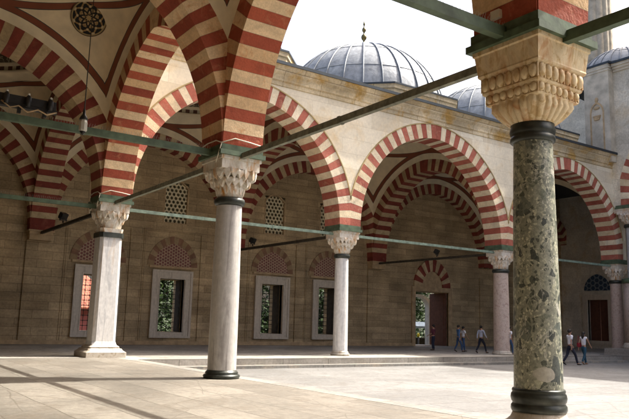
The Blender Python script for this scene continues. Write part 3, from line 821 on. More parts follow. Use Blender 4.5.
# ------------------------------------------------------------------ SIDE PORTICO (the camera stands in it)
side = thing('side_portico', 'near domed portico with striped arches and painted vault that frames the left of the view', 'arcade', (-6, -20, 0))
for j in range(0, 5):
    cy = -(j + .5) * D2
    mb = MB(); arch_ring(mb, 'y', cy, 0, A2, E2, clip=D2 / 2)
    mb.build('arch', [M['near_red'], M['near_cream']], side, O0)
    if j > 0:
        mb = MB(); arch_ring(mb, 'x', -D / 2, -j * D2, A1, E1, clip=D / 2)
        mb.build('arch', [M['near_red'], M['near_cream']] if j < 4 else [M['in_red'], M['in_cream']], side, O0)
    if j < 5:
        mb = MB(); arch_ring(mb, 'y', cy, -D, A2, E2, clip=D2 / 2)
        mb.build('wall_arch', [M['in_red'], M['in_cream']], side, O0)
        bay_vault(side, -D / 2, cy, D / 2 - HD, D2 / 2 - HD, A1, E1, A2, E2, medals=((math.atan2(D2 / 2 - HD, D / 2 - HD) + MEDO, MEDT), (PI - .7, MEDT), (-.72, MEDT)) if j < 2 else ())
        lead_dome(side, -D / 2, cy, 5.2, sy=.87)
# court side wall of the side portico
mb = MB(); xf = HD - .02
for j in range(0, 5):
    cy = -(j + .5) * D2; n = 50
    for k in range(n):
        s0 = -(j + 1) * D2 + D2 * k / n; s1 = s0 + D2 / n
        mb.quad((xf, s0, zext(s0 - cy, A2, E2, SPR)), (xf, s1, zext(s1 - cy, A2, E2, SPR)), (xf, s1, 12.8), (xf, s0, 12.8))
mb.build('court_wall', M['ashlar_yz'], side, O0)
mb = MB()
for (p0, z0), (p1, z1) in zip(prof[:-1], prof[1:]):
    mb.quad((xf + p0, -5 * D2, z0), (xf + p0, -.7, z0), (xf + p1, -.7, z1), (xf + p1, -5 * D2, z1))
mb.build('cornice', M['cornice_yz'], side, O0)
mb = MB(); mb.box(.05, xf + .46, -5 * D2, -.12, ZROOF - .14, ZROOF); mb.box(-13.2, -D, -5 * D2, -.12, ZROOF - .14, ZROOF)
for j in range(5): roof_bay(mb, -D / 2, -(j + .5) * D2, D / 2 + .04, D2 / 2, (5.25, 4.55), ZROOF - .13, ZROOF - .02)
mb.build('roof', M['lead_dark'], side, O0)
mb = MB(); wall_grid(mb, -5 * D2, 13.6, -.4, 13.6, -12.0, [], -13.2, ax='y'); mb.build('outer_wall', M['backwall_yz'], side, O0)
# end wall closing the side portico behind the viewer
mb = MB(); mb.box(-12, .3, -5 * D2 - .6, -5 * D2 - .1, 0, 13.7); mb.build('end_wall', M['backwall'], side, O0)

# ------------------------------------------------------------------ tie beams and the timber course over the capitals
def beam(name, p0, p1, w, h, mat, parent, spikes=False, label=None):
    p0, p1 = Vector(p0), Vector(p1); d = (p1 - p0); L = d.length; d.normalize(); s_ = Vector((-d.y, d.x, 0))
    w *= .62 if mat is M['weathered'] else .72; h *= .5 if mat is M['weathered'] else .6; mb = MB(); c = (p0 + p1) / 2; mb.obox(c, d * (L / 2), s_ * w, Vector((0, 0, h)))
    # iron straps
    n = max(2, int(L / 3.2))
    for i in range(1, n):
        q = p0 + d * (L * i / n); mb.obox(q, d * .05, s_ * (w + .012), Vector((0, 0, h + .012)))
    o = mb.build(name, mat, parent, O0)
    if label: lab(o, label)
    if spikes:
        mb = MB(); k = 0
        while k * .07 < L:
            q = p0 + d * (k * .07) + Vector((0, 0, h))
            for sg in (-1, 0, 1):
                t_ = q + s_ * (sg * .055 + random.uniform(-.01, .01)) + Vector((0, 0, random.uniform(.09, .13))) + d * random.uniform(-.02, .02)
                mb.tube([q, t_], .0022, 3)
            k += 1
        struct(mb.build('bird_spikes', M['spike'], o, O0), 'stuff')
    return o
M['weathered'] = m_plain('weathered grey timber', (.21, .21, .155), .8, var=.5, sc=6)
M['spike'] = m_plain('pale bird spikes', (.5, .5, .42), .5, var=.1)
ZT = 6.0
for i in range(0, 3):
    xb = (i + 1) * D - .5
    beam('tie_beam', (i * D + .5, 0, ZT + .02), (xb, 0, ZT + .02), .085, .11, M['green_pale'], far)
beam('tie_beam', (-D + .2, 0, ZT), (-.5, 0, ZT), .09, .13, M['green'], far, spikes=True)
for i in range(0, 3): beam('tie_beam', (i * D, .5, ZT), (i * D, 11.5, ZT), .085, .12, M['timber'], far)
ZS = 6.16
for j in range(0, 4):
    beam('tie_beam', (0, -(j * D2) - .55, ZS), (0, -(j + 1) * D2 + .55, ZS), .1, .15, M['weathered'] if j < 2 else M['green'], side)
    if j > 0: beam('tie_beam', (-.5, -j * D2, ZS + .12), (-D + .2, -j * D2, ZS + .12), .1, .15, M['green'], side, spikes=True)

# ------------------------------------------------------------------ COLUMNS
def neck_ring(col, z=4.9, r=.47, h=.13, mat=None, mb=None):
    m_ = MB(); m_.lathe([(r, z - h), (r + .06, z - h + .03), (r + .085, z), (r + .06, z + h - .03), (r + .01, z + h)], 32)
    return m_.build('neck_ring', mat or M['ring'], col)
def timber_course(col, hw=HD + .03, mat=None):
    m_ = MB(); m_.box(-hw - .05, hw + .05, -hw - .05, hw + .05, HC, HC + .13); m_.box(-hw + .01, hw - .01, -hw + .01, hw - .01, HC + .13, SPR + .002)
    return m_.build('timber_course', mat or M['green'], col)
def muqarnas(col, mat, r0=.46, hw=.62, z0=5.03, z1=HC):
    """stalactite capital: square abacus stepping down to the round neck through hanging cells"""
    m_ = MB(); H = z1 - z0
    m_.box(-hw - .02, hw + .02, -hw - .02, hw + .02, z1 - .10, z1)
    m_.box(-hw + .02, hw - .02, -hw + .02, hw - .02, z1 - .36, z1 - .10)
    m_.lathe([(r0, z0), (r0 * 1.04, z0 + H * .2), (r0 * 1.12, z0 + H * .45), (r0 * 1.2, z1 - .3)], 24)
    # three tiers of little pendants, superellipse plan
    for k, (zt, zb, half, n, pw) in enumerate(((z1 - .34, z1 - .66, hw + .0, 20, 7), (z1 - .58, z1 - .86, hw - .10, 16, 4), (z1 - .78, z0 + .02, hw - .20, 16, 2.4))):
        for i in range(n):
            a = 2 * PI * (i + (.5 if k % 2 else 0)) / n
            ca, sa = cos(a), sin(a)
            rr = half / ((abs(ca) ** pw + abs(sa) ** pw) ** (1 / pw))
            w = PI * rr / n * .78
            c = Vector((ca, sa, 0)); t_ = Vector((-sa, ca, 0))
            def P(d, s, z): return c * d + t_ * s + Vector((0, 0, z))
            hgt = zt - zb
            vs = [P(rr - .02, -w, zt), P(rr - .02, w, zt), P(rr - .3, w, zt), P(rr - .3, -w, zt),
                  P(rr - .02, -w, zt - hgt * .42), P(rr - .02, w, zt - hgt * .42), P(rr - .3, w, zt - hgt * .42), P(rr - .3, -w, zt - hgt * .42),
                  P(rr - .04, -w * .35, zt - hgt * .8), P(rr - .04, w * .35, zt - hgt * .8), P(rr - .3, w * .35, zt - hgt * .8), P(rr - .3, -w * .35, zt - hgt * .8),
                  P(rr - .12, 0, zb)]
            fs = [(0, 1, 2, 3), (0, 4, 5, 1), (1, 5, 6, 2), (3, 7, 4, 0), (4, 8, 9, 5), (5, 9, 10, 6), (7, 11, 8, 4), (8, 12, 9), (9, 12, 10), (11, 12, 8)]
            m_.add(vs, fs, 0)
            # niche between pendants: small hood
            m_.ellipsoid(tuple(P(rr - .085, w * 1.28, zt - hgt * .2)), (.075, .075, hgt * .28), 8, 6)
    return m_.build('capital', mat, col)
def column(x, y, label, r=.46, shaft='marble_grey', cap='cap_white', base=True, name='column'):
    c = thing(name, label, 'column', (x, y, 0))
    m_ = MB(); n = 14; prof_ = [(r * (1.06 - .10 * k / n + .02 * sin(PI * k / n)), .23 + (4.8 - .23) * k / n) for k in range(n + 1)]
    m_.lathe(prof_, 40, caps=False); m_.build('shaft', M[shaft], c)
    m_ = MB(); m_.lathe([(r + .12, .0), (r + .12, .03), (r + .14, .06), (r + .12, .1), (r + .07, .12), (r + .085, .15), (r + .06, .19), (r + .03, .21), (r + .02, .235)], 40)
    m_.build('base', M['ring'] if base else M['plinth'], c)
    neck_ring(c, 4.92, r * .97, .11); muqarnas(c, M[cap], max(.36, r * .98)); timber_course(c)
    return c
col1 = column(0, -D2, 'smooth grey marble column standing between the pale pillar and the mottled green column', .455, 'marble_grey', 'cap_rust')  if 'cap_rust' in M else column(0, -D2, 'smooth streaked grey marble column with stalactite capital and dark base ring, on the sunlit floor edge', .375)
col3 = column(D, 0, 'slim white marble column right of the first wide arch of the far portico', .345, 'marble_white', base=False)
col4 = column(2 * D, 0, 'pinkish granite column between the doorway arch and the mottled green column', .45, 'granite_pink', base=False)

# corner pillar: square with chamfered corners on a moulded plinth
c0 = thing('pillar', 'pale chamfered square marble pillar with moulded plinth at the courtyard corner', 'pillar', (0, 0, 0))
def chamfer(mb, h, c, z0, z1, m=0, h2=None, c2=None):
    h2 = h if h2 is None else h2; c2 = c if c2 is None else c2
    f = lambda h, c, z: [(-h + c, -h, z), (h - c, -h, z), (h, -h + c, z), (h, h - c, z), (h - c, h, z), (-h + c, h, z), (-h, h - c, z), (-h, -h + c, z)]
    a, b = f(h, c, z0), f(h2, c2, z1)
    mb.add(a + b, [(i, (i + 1) % 8, 8 + (i + 1) % 8, 8 + i) for i in range(8)] + [tuple(range(8))[::-1], tuple(range(8, 16))], m)
m_ = MB(); chamfer(m_, .47, .12, .62, 4.75, 0, .45, .12); chamfer(m_, .50, .02, .45, .62, 0, .47, .12)
for sg in (-1, 1): # raised edge fillets of the panelled faces
    pass
m_.build('shaft', M['marble_white'], c0)
m_ = MB(); chamfer(m_, .80, .02, .0, .2); chamfer(m_, .80, .03, .2, .27, 0, .70, .05); chamfer(m_, .70, .05, .27, .34, 0, .66, .05); chamfer(m_, .60, .05, .34, .40, 0, .58, .05); chamfer(m_, .60, .04, .40, .46, 0, .52, .04)
m_.build('base', M['plinth'], c0)
m_ = MB(); chamfer(m_, .5, .12, 4.75, 4.95); m_.build('neck_ring', M['ring'], c0)
m_ = MB(); chamfer(m_, .46, .12, 4.95, 5.12, 0, .48, .1); m_.build('collar', M['cap_white'], c0)
muqarnas(c0, M['cap_white'], .47, .62, 5.1); timber_course(c0)

# big green breccia column with egg-moulded capital
c2 = thing('column', 'large mottled green breccia column with carved ochre capital, nearest to the viewer', 'column', (0, -2 * D2, 0))
m_ = MB(); n = 20
m_.lathe([(.368 - .062 * k / n + .006 * sin(PI * k / n), .66 + (4.6 - .66) * k / n) for k in range(n + 1)], 64, caps=False)
m_.build('shaft', M['breccia'], c2)
m_ = MB(); m_.lathe([(.38, .33), (.405, .34), (.42, .38), (.415, .43), (.395, .455), (.39, .47), (.41, .50), (.42, .55), (.41, .60), (.39, .625), (.40, .65), (.39, .68), (.36, .685)], 64)
m_.build('base_ring', M['ring'], c2)
m_ = MB(); m_.lathe([(.66, .035), (.66, .08), (.62, .12), (.56, .14), (.55, .17), (.49, .20), (.43, .25), (.40, .31), (.39, .345)], 64)
m_.box(-.72, .72, -.72, .72, -.05, .035)
m_.build('base', M['plinth'], c2)
m_ = MB(); m_.lathe([(.32, 4.56), (.35, 4.58), (.36, 4.62), (.35, 4.66), (.33, 4.68), (.355, 4.71), (.365, 4.755), (.355, 4.80), (.345, 4.83), (.345, 4.88)], 64); m_.build('neck_ring', M['ring'], c2)
m_ = MB()
def sq(mb, h0, z0, h1, z1, cap=False):
    a = [(-h0, -h0, z0), (h0, -h0, z0), (h0, h0, z0), (-h0, h0, z0)]; b = [(-h1, -h1, z1), (h1, -h1, z1), (h1, h1, z1), (-h1, h1, z1)]
    mb.add(a + b, [(i, (i + 1) % 4, 4 + (i + 1) % 4, 4 + i) for i in range(4)] + ([(3, 2, 1, 0), (4, 5, 6, 7)] if cap else []))
# abacus slab profile
tiers = [(.44, 5.19), (.50, 5.2), (.52, 5.22), (.505, 5.25), (.515, 5.37), (.555, 5.40), (.565, 5.43), (.55, 5.45), (.56, 5.66), (.60, 5.69), (.615, 5.72), (.61, 5.75), (.645, 6.05), (.67, 6.07), (.67, HC)]
for a, b in zip(tiers[:-1], tiers[1:]): sq(m_, a[0], a[1], b[0], b[1])
sq(m_, .44, 5.19, .44, 5.20, True); sq(m_, .66, HC - .02, .66, HC, True)
# fluted bowl
N = 192; pr = [(.35, 4.86), (.375, 4.88), (.425, 4.94), (.48, 5.02), (.53, 5.11), (.555, 5.18), (.56, 5.24)]
EZ = lambda z: 6.14 - (6.14 - z) * 1.32
vs = []
for k, (r_, z) in enumerate(pr):
    for i in range(N):
        a = 2 * PI * i / N; fl = 1 - .085 * (1 - abs(sin(a * 12))) ** 1.5 * (1 if 0 < k < 6 else .3)
        pw_ = 2 + (k / 6) ** 1.5 * 6; rr_ = r_ * (.93 if k > 4 else 1) / ((abs(cos(a)) ** pw_ + abs(sin(a)) ** pw_) ** (1 / pw_))
        vs.append((rr_ * fl * cos(a), rr_ * fl * sin(a), z))
m_.add(vs, [(k * N + i, k * N + (i + 1) % N, (k + 1) * N + (i + 1) % N, (k + 1) * N + i) for k in range(len(pr) - 1) for i in range(N)], smooth=True)
# rows of eggs on the four faces
for rot in range(4):
    ca, sa = (1, 0, -1, 0)[rot], (0, 1, 0, -1)[rot]
    def rp(x, y, z): return (x * ca - y * sa, x * sa + y * ca, z)
    for row, (hw_, zc, rz, ne) in enumerate(((.56, 5.56, .115, 7), (.515, 5.315, .075, 7))):
        for i in range(ne):
            x = -hw_ + (i + .5) * 2 * hw_ / ne; y = -hw_ - .005 - (.01 if row == 0 else 0)
            p = rp(x, y, zc); rxy = hw_ / ne * .93
            m_.ellipsoid(p, (rxy if rot % 2 == 0 else .05, .05 if rot % 2 == 0 else rxy, rz), 12, 8)
            # little divider
            q = rp(x + hw_ / ne, y + .01, zc); m_.box(q[0] - .012, q[0] + .012, q[1] - .012, q[1] + .012, zc - rz, zc + rz)
m_.build('capital', M['cap_ochre'], c2)
m_ = MB(); hw = HD + .05
m_.box(-hw - .06, hw + .06, -hw - .06, hw + .06, HC, HC + .12); m_.box(-hw, hw, -hw, hw, HC + .12, SPR + .003); m_.build('timber_course', M['green'], c2)
# hidden-behind-viewer columns of the same row (seen from other positions)
for k in (3, 4):
    column(0, -k * D2, 'grey marble column further along the side portico, outside the photo', .375, 'marble_grey')['group'] = 'columns behind the viewer'

# ------------------------------------------------------------------ MOSQUE PORCH on the right
porch = thing('mosque_porch', 'taller grey stone porch of the mosque with striped arch at the right edge', 'mosque', (35, -10, 0))
PX0 = 35.08; ZP = 10.1; PZT = 20.35; PCY = -1.2
mb = MB(); ay = 5.6
for k in range(3):
    cyc = PCY - 6.3 - k * 12.6
    # arch rings and wall above
    arch_ring(mb, 'y', cyc, PX0 + .62, ay, .5, z0=ZP, t=.95, hd=.65, clip=6.3, vl=.42)
mb.build('arch', [M['face_red'], M['face_cream']], porch, O0)
mb = MB()
for k in range(3):
    cyc = PCY - 6.3 - k * 12.6; n = 40
    for i in range(n):
        s0 = cyc - 6.3 + 12.6 * i / n; s1 = s0 + 12.6 / n
        mb.quad((PX0 - .0, s0, zext(s0 - cyc, ay, .5, ZP, .95)), (PX0, s1, zext(s1 - cyc, ay, .5, ZP, .95)), (PX0, s1, PZT - .6), (PX0, s0, PZT - .6))
mb.box(PX0, PX0 + 1.3, PCY, 1.0, ZP - .5, PZT - .6)
mb.box(PX0 - .01, PX0 + 12, .4, 1.0, 9, PZT - .6)
mb.build('wall', M['ashlar_pg'] if 'ashlar_pg' in M else M['ashlar_yz'], porch, O0)
mb = MB()
for z, d in ((PZT - .6, .1), (PZT - .42, .2), (PZT - .25, .3)): mb.box(PX0 - d, PX0 + 1, PCY - 38, -1.05, z, z + .2)
mb.build('cornice', M['greystone'], porch, O0)
mb = MB(); mb.box(PX0 - .4, PX0 + 12, PCY - 38, -1.07, PZT - .05, PZT + .1); mb.box(PX0 - .62, PX0 + 12, -1.1, 1.3, PZT + .0, PZT + .16); mb.build('roof', M['lead_dark'], porch, O0)
# buttress with a niche
BX = PX0 - .58
mb = MB()
mb.box(BX, PX0 + .02, -.98, .98, 13.2, PZT)
for z in (PZT - .5, PZT - .3): mb.box(BX - .05, PX0, -1.02, 1.02, z, z + .1)
bt = mb.build('buttress', M['greystone'], porch, O0)
mb = MB(); pl = pointed(.42, .55, 8)
mb.box(BX - .04, BX + .01, -.55, -.45, 14.0, 17.0); mb.box(BX - .04, BX + .01, .45, .55, 14.0, 17.0)
for k in range(len(pl) - 1):
    (ya, za), (yb, zb2) = pl[k], pl[k + 1]
    mb.add([(BX - .05, ya, 17.0 + za), (BX - .05, yb, 17.0 + zb2), (BX - .05, yb * 1.25, 17.0 + zb2 * 1.25), (BX - .05, ya * 1.25, 17.0 + za * 1.25), (BX + .02, ya, 17 + za), (BX + .02, yb, 17 + zb2), (BX + .02, yb * 1.25, 17 + zb2 * 1.25), (BX + .02, ya * 1.25, 17 + za * 1.25)], [(0, 1, 2, 3), (0, 4, 5, 1), (2, 6, 7, 3)])
mb.ellipsoid((BX - .03, 0, 17.85), (.05, .14, .2), 8, 6); mb.ellipsoid((BX - .03, 0, 17.25), (.04, .25, .12), 8, 6)
for k in range(3): mb.box(BX - .06 - .02 * k, BX, -.3 + k * .05, .3 - k * .05, 16.6 - .12 * k, 16.7 - .12 * k)
mb.build('niche', M['stone'], bt, O0)
lead_dome(porch, 40.3, 1.2, 3.6, zc=20.2, apexz=23.4, roof=False, fin=False)
for k in range(1, 3): lead_dome(porch, 40.8, PCY - 6.3 - (k - 1) * 12.6, 5.2, zc=20.4, apexz=25, roof=False)
# porch columns
def porch_col(y, label):
    c = thing('column', label, 'column', (PX0 + .5, y, 0))
    m_ = MB(); m_.lathe([(.35, 5.1), (.34, 8.6)], 32, caps=False); m_.build('shaft', M['marble_blue'], c)
    m_ = MB(); m_.lathe([(.70, .8), (.66, 4.75)], 40); m_.build('lower_shaft', M['granite_pink'], c)
    m_ = MB(); m_.lathe([(.66, 4.76), (.74, 4.8), (.74, 5.05), (.5, 5.11)], 32); m_.build('band', M['green'], c)
    m_ = MB(); m_.lathe([(.9, .4), (.9, .55), (.82, .6), (.78, .72), (.71, .8)], 32); m_.build('base', M['plinth'], c)
    m_ = MB(); m_.lathe([(.4, 8.55), (.47, 8.6), (.47, 8.75), (.4, 8.8)], 24); m_.build('neck_ring', M['ring'], c)
    muqarnas(c, M['cap_white'], .42, .66, 8.8, 9.85)
    m_ = MB(); m_.box(-.72, .72, -.72, .72, 9.85, 9.98); m_.box(-.68, .68, -.68, .68, 9.98, ZP); m_.build('timber_course', M['green'], c)
    return c
M['marble_blue'] = m_marble('blue grey marble', (.48, .49, .5), (.36, .37, .39))
porch_col(PCY - .35, 'tall porch column at the right edge, thick pinkish below a green band and slim blue-grey above')
for k in (1, 2, 3):
    porch_col(PCY - 12.6 * k, 'tall blue-grey porch column outside the photo')['group'] = 'porch columns outside the photo'
# end support of the far portico: a shorter thick column with its own capital
ce = column(3 * D, 0, 'slender column with stalactite capital under the right end of the last striped arch', .40, 'granite_pink')
mb = MB(); mb.box(3 * D + .1, 3 * D + .62, -.5, .5, SPR - .1, 13.6); mb.build('end_pier', M['ashlar'], far, O0)
# porch floor block and steps
mb = MB(); mb.box(33.2, 47, -40, -.7, -.4, .42); mb.box(32.6, 33.2, -40, -.75, -.4, .02)
struct(mb.build('porch_steps', M['step2'] if 'step2' in M else M['step']))
# the prayer hall behind the porch
hall = thing('prayer_hall', 'plain stone wall of the prayer hall rising behind the far portico roof on the right', 'mosque', (60, -20, 0))
mb = MB(); HX = 46.5
wy0, wy1 = 7.2, 9.5
wall_grid(mb, -60, 15.5, -.4, 25.5, HX, [(7.35, 9.35, .65, 4.2)], HX + 1.5, 0, ax='y')
mb.box(HX + .02, HX + 12, 15.0, 15.5, -.4, 25.5)
mb.build('wall', M['ashlar_yz'], hall, O0)
mb = MB(); mb.box(HX - .3, HX + 12, -60, 15.8, 25.5, 25.7); mb.build('roof', M['lead_dark'], hall, O0)
mb = MB(); mb.box(HX + 5, HX + 35, -55, 0, 0, 47); mb.build('hall_block', M['greystone'], hall, O0)
lead_dome(hall, HX + 20, -27, 14, zc=47, apexz=59, roof=False)
# shuttered window with blue lunette on the hall wall
mb = MB(); x1_ = HX - .15
mb.box(x1_, HX + .2, 6.9, 7.35, .3, 4.65); mb.box(x1_, HX + .2, 9.35, 9.8, .3, 4.65); mb.box(x1_, HX + .2, 7.35, 9.35, 4.2, 4.65); mb.box(x1_, HX + .2, 7.35, 9.35, .3, .65)
w_ = mb.build('window', M['frame_marble'], hall, O0)
mb = MB(); mb.box(HX + .3, HX + .4, 7.35, 8.34, .65, 4.2); mb.box(HX + .3, HX + .4, 8.36, 9.35, .65, 4.2)
for sy0 in (7.5, 8.5):
    for k in range(4): mb.box(HX + .26, HX + .3, sy0, sy0 + .7, .8 + k * .85, 1.5 + k * .85)
mb.build('shutter', M['wood'], w_, O0)
mb = MB(); pl = pointed(1.3, 1.45)
t2 = NT('blue tiled lunette side'); M['lun2'] = None
mb.add([(0, 0, 0)], [])
vs = [(y, -.08, z) for y, z in pl]
mb.add(vs, [tuple(range(len(vs)))])
lu = mb.build('lunette', M['lunette_b'], w_, (HX, 8.35, 5.0)); lu.rotation_euler = (0, 0, PI / 2 * -1)

# ------------------------------------------------------------------ minaret
mn = thing('minaret', 'fluted grey stone minaret shaft rising beyond the mosque porch', 'minaret', (60.6, 17.0, 0))
mb = MB(); N = 96; vs = []
for z, r_ in ((0, 3.2), (14, 3.2), (17, 2.2), (78, 2.0)):
    for i in range(N):
        a = 2 * PI * i / N; fl = 1 if z < 15 else 1 - .07 * (1 - abs(sin(a * 8)))
        vs.append((r_ * fl * cos(a), r_ * fl * sin(a), z))
mb.add(vs, [(k * N + i, k * N + (i + 1) % N, (k + 1) * N + (i + 1) % N, (k + 1) * N + i) for k in range(3) for i in range(N)])
mb.build('shaft', M['min_stone'] if 'min_stone' in M else M['greystone'], mn)
mb = MB(); mb.lathe([(1.9, 60), (2.3, 61), (2.9, 62), (2.9, 63.2), (2.7, 63.2), (2.7, 62.2), (1.8, 62.2)], 32); mb.build('balcony', M['greystone'], mn)
mb = MB(); mb.lathe([(2.15, 78), (.05, 90)], 32); mb.build('spire', M['lead'], mn)

# ------------------------------------------------------------------ small fixtures
def floodlight(loc, rz, label, tilt=.5):
    t_ = thing('floodlight', label, 'lamp', loc, rz, 'floodlights on the tie beams')
    m_ = MB(); m_.box(-.03, .03, -.03, .03, 0, .12); m_.box(-.2, .2, -.015, .015, .10, .13)
    for sg in (-1, 1): m_.box(sg * .2 - .015, sg * .2 + .015, -.03, .03, .10, .36)
    m_.build('bracket', M['black'], t_)
    m_ = MB(); m_.obox((0, 0, .34), (.19, 0, 0), (0, .11 * cos(tilt), .11 * sin(tilt)), (0, -.16 * sin(tilt), .16 * cos(tilt)))
    for k in range(5): m_.obox((-.14 + k * .07, .13 * cos(tilt), .34 + .13 * sin(tilt)), (.012, 0, 0), (0, .04 * cos(tilt), .04 * sin(tilt)), (0, -.13 * sin(tilt), .13 * cos(tilt)))
    b = m_.build('housing', M['black'], t_)
    m_ = MB(); m_.obox((0, -.115 * cos(tilt), .34 - .115 * sin(tilt)), (.16, 0, 0), (0, .006 * cos(tilt), .006 * sin(tilt)), (0, -.13 * sin(tilt), .13 * cos(tilt)))
    m_.build('lens', M['darkglass'], t_)
    return t_
floodlight((0, 7.2, ZT + .12), .5, 'black floodlight on the dark tie beam left of the pale corner pillar')
floodlight((D, 9.2, ZT + .12), .5, 'black floodlight on the tie beam behind the grey column, left of the white marble column')
floodlight((2 * D, 5.4, ZT + .12), .5, 'black floodlight under the doorway arch, on the tie beam left of the pinkish column')

lt = thing('hanging_lantern', 'small glass lantern hanging on a long cord under the painted vault at upper left', 'lantern', (-5.75, -15.83, 4.85))
m_ = MB(); m_.lathe([(.05, 0), (.075, .03), (.075, .17), (.06, .22)], 8, smooth=False); m_.build('glass', M['lampglass'], lt)
m_ = MB(); m_.lathe([(.01, -.06), (.03, -.03), (.06, 0)], 8); m_.build('finial', M['black'], lt); m_ = MB(); m_.lathe([(.08, .22), (.065, .27), (.03, .32), (.02, .42)], 8); m_.build('cap', M['black'], lt)
m_ = MB(); m_.tube([(0, 0, .4), (0.01, 0, 5), (0, 0, 12.6)], .012, 5); m_.build('cord', M['timber'], lt)

lb = thing('stage_light_bar', 'black bar with lamps and cables on the green tie beam at the left edge', 'light bar', (-5.6, -D2, ZS + .27))
m_ = MB(); m_.box(-.8, .62, -.1, .1, .12, .2); m_.box(-.75, .58, -.12, .14, .2, .40); m_.box(-.3, -.22, -.05, .05, 0, .2); m_.box(.3, .38, -.05, .05, 0, .2)
m_.build('bar', M['black'], lb)
for x in (-.1, .42, -.6):
    m_ = MB(); m_.lathe([(.05, .14), (.075, .26), (.06, .38), (.02, .43)], 12, c=(x, -.2)); o = m_.build('lamp', M['black'], lb)
    m_ = MB(); m_.ellipsoid((x, -.2, .45), (.035, .035, .035), 8, 6); m_.build('lens', M['lampglass'], o)
m_ = MB(); m_.tube([(-.7, -.15, .2), (-.5, -.2, .05), (-.3, -.15, .14), (-.1, -.2, 0.0), (.15, -.15, .12), (.35, -.2, .02), (.6, -.1, .15)], .02, 5); m_.build('cable', M['stone'], lb)

jb = MB(); jb.box(-.09, .09, -.05, .05, 0, .14); jb.box(-.07, .07, -.06, -.05, .02, .12)
tag(jb.build('junction_box', M['white_pl'], None, (-HD - .05, -2 * D2 + .12, SPR + .13)), 'small cream junction box fixed above the green timber over the carved capital', 'junction box').rotation_euler = (0, 0, PI / 2)
def cable_loop(x, y, label):
    m_ = MB(); h = HD + .05; z = SPR + .12
    pts = [(-h, h, z - .05), (-h, h * .3, z + .02), (-h, -h * .5, z + .01), (-h - .01, -h - .01, z - .12), (-h * .4, -h, z + .06), (h * .3, -h, z + .02), (h, -h, z - .04)]
    m_.tube(pts, .018, 6); m_.tube([(-h, -h, z - .12), (-h - .03, -h + .1, z - .4), (-h, -h + .3, z - .62)], .016, 6)
    tag(m_.build('cable', M['white_pl'], None, (x, y, 0)), label, 'cable')
cable_loop(0, -D2, 'white cable looped above the capital of the grey column')
cable_loop(0, 0, 'white cable looped above the capital of the pale corner pillar')

# ------------------------------------------------------------------ outside: trees, house, awning
M['leaf'] = None
def m_leaf(name, c1, c2):
    t = NT(name); v = t.attr(); c = t.mix(v, c1, c2); 
    t.b.inputs['Subsurface Weight'].default_value = 0
    tr = t.n('ShaderNodeBsdfTranslucent'); t.l(c, tr.inputs['Color']); mx = t.n('ShaderNodeMixShader'); mx.inputs[0].default_value = .35
    t.l(t.b.outputs[0], mx.inputs[1]); t.l(tr.outputs[0], mx.inputs[2])
    out = [n for n in t.t.nodes if n.type == 'OUTPUT_MATERIAL'][0]; t.l(mx.outputs[0], out.inputs[0])
    return t.done(c, .6)
M['leaf'] = m_leaf('leaves', (.02, .05, .01), (.055, .105, .02))
M['bark'] = m_plain('bark', (.09, .065, .045), .9, var=.4)
def tree(x, y, h, r, label, seed, leaves=4200):
    leaves = int(leaves * 1.3); rnd = random.Random(seed); t_ = thing('tree', label, 'tree', (x, y, ZG - .05), 0, 'trees outside the courtyard wall')
    m_ = MB(); m_.tube([(0, 0, 0), (.1, .05, h * .3), (0, .1, h * .6), (.05, 0, h * .85)], [.22, .17, .1, .04], 8)
    for k in range(7):
        a = rnd.uniform(0, 2 * PI); z = h * rnd.uniform(.25, .6); L = r * rnd.uniform(.5, .9)
        m_.tube([(0, .05, z), (cos(a) * L * .5, sin(a) * L * .5, z + L * .35), (cos(a) * L, sin(a) * L, z + L * .6)], [.08, .05, .02], 5)
    m_.build('trunk', M['bark'], t_)
    m_ = MB(); cl = [(rnd.uniform(-1, 1) * r * .7, rnd.uniform(-1, 1) * r * .7, h * rnd.uniform(.08, .95)) for _ in range(34)]
    for k in range(leaves):
        c = rnd.choice(cl); q = Vector((c[0] + rnd.gauss(0, r * .2), c[1] + rnd.gauss(0, r * .2), c[2] + rnd.gauss(0, h * .07)))
        if q.z < .3: continue
        u = Vector((rnd.uniform(-1, 1), rnd.uniform(-1, 1), rnd.uniform(-.6, .6))).normalized(); w = u.orthogonal().normalized()
        s = rnd.uniform(.12, .27)
        m_.quad(q - u * s, q + w * s * .55, q + u * s, q - w * s * .55, 0, col=rnd.random() * .99)
    m_.build('crown', M['leaf'], t_)
tree(9.8, 19.5, 7, 2.6, 'green tree seen through the grille of the window right of the pale pillar', 3)
tree(20.2, 20.5, 7, 2.8, 'tree seen through the window left of the white column', 4)
tree(25.5, 19.0, 6.5, 2.5, 'tree seen through the window behind the white column', 5)
tree(38.5, 25, 8, 3.2, 'leafy tree seen through the open doorway, in front of the others', 6, 4200)
tree(43.5, 30, 9, 3.4, 'leafy tree behind the first one in the open doorway', 8, 4200)
tree(30.5, 26, 8, 3.4, 'broad tree far behind the window left of the white column', 12, 3600)
tree(46.5, 24.5, 7, 3.2, 'low leafy tree right of the others beyond the doorway', 13, 3600)
tree(15.5, 27, 9, 3.4, 'taller tree further back behind the windows', 9)
house = thing('house', 'pink walled house with red tiled roof seen through the leftmost window grille', 'house', (6, 30, ZG))
M['pink'] = m_plain('pink plaster', (.5, .16, .14), .85, var=.2); 
t = NT('red roof tiles'); c, f = t.brick(t.mapv(mapping2(t, 'xy'), scale=(1, 1, 1)), .28, .4, (.42, .13, .07), (.34, .09, .05), (.14, .04, .03), ms=.03); M['tiles'] = t.done(c, .85)
mb = MB(); mb.box(-4, 5, 0, 7, 0, 2.6); hw_ = mb.build('wall', M['pink'], house)
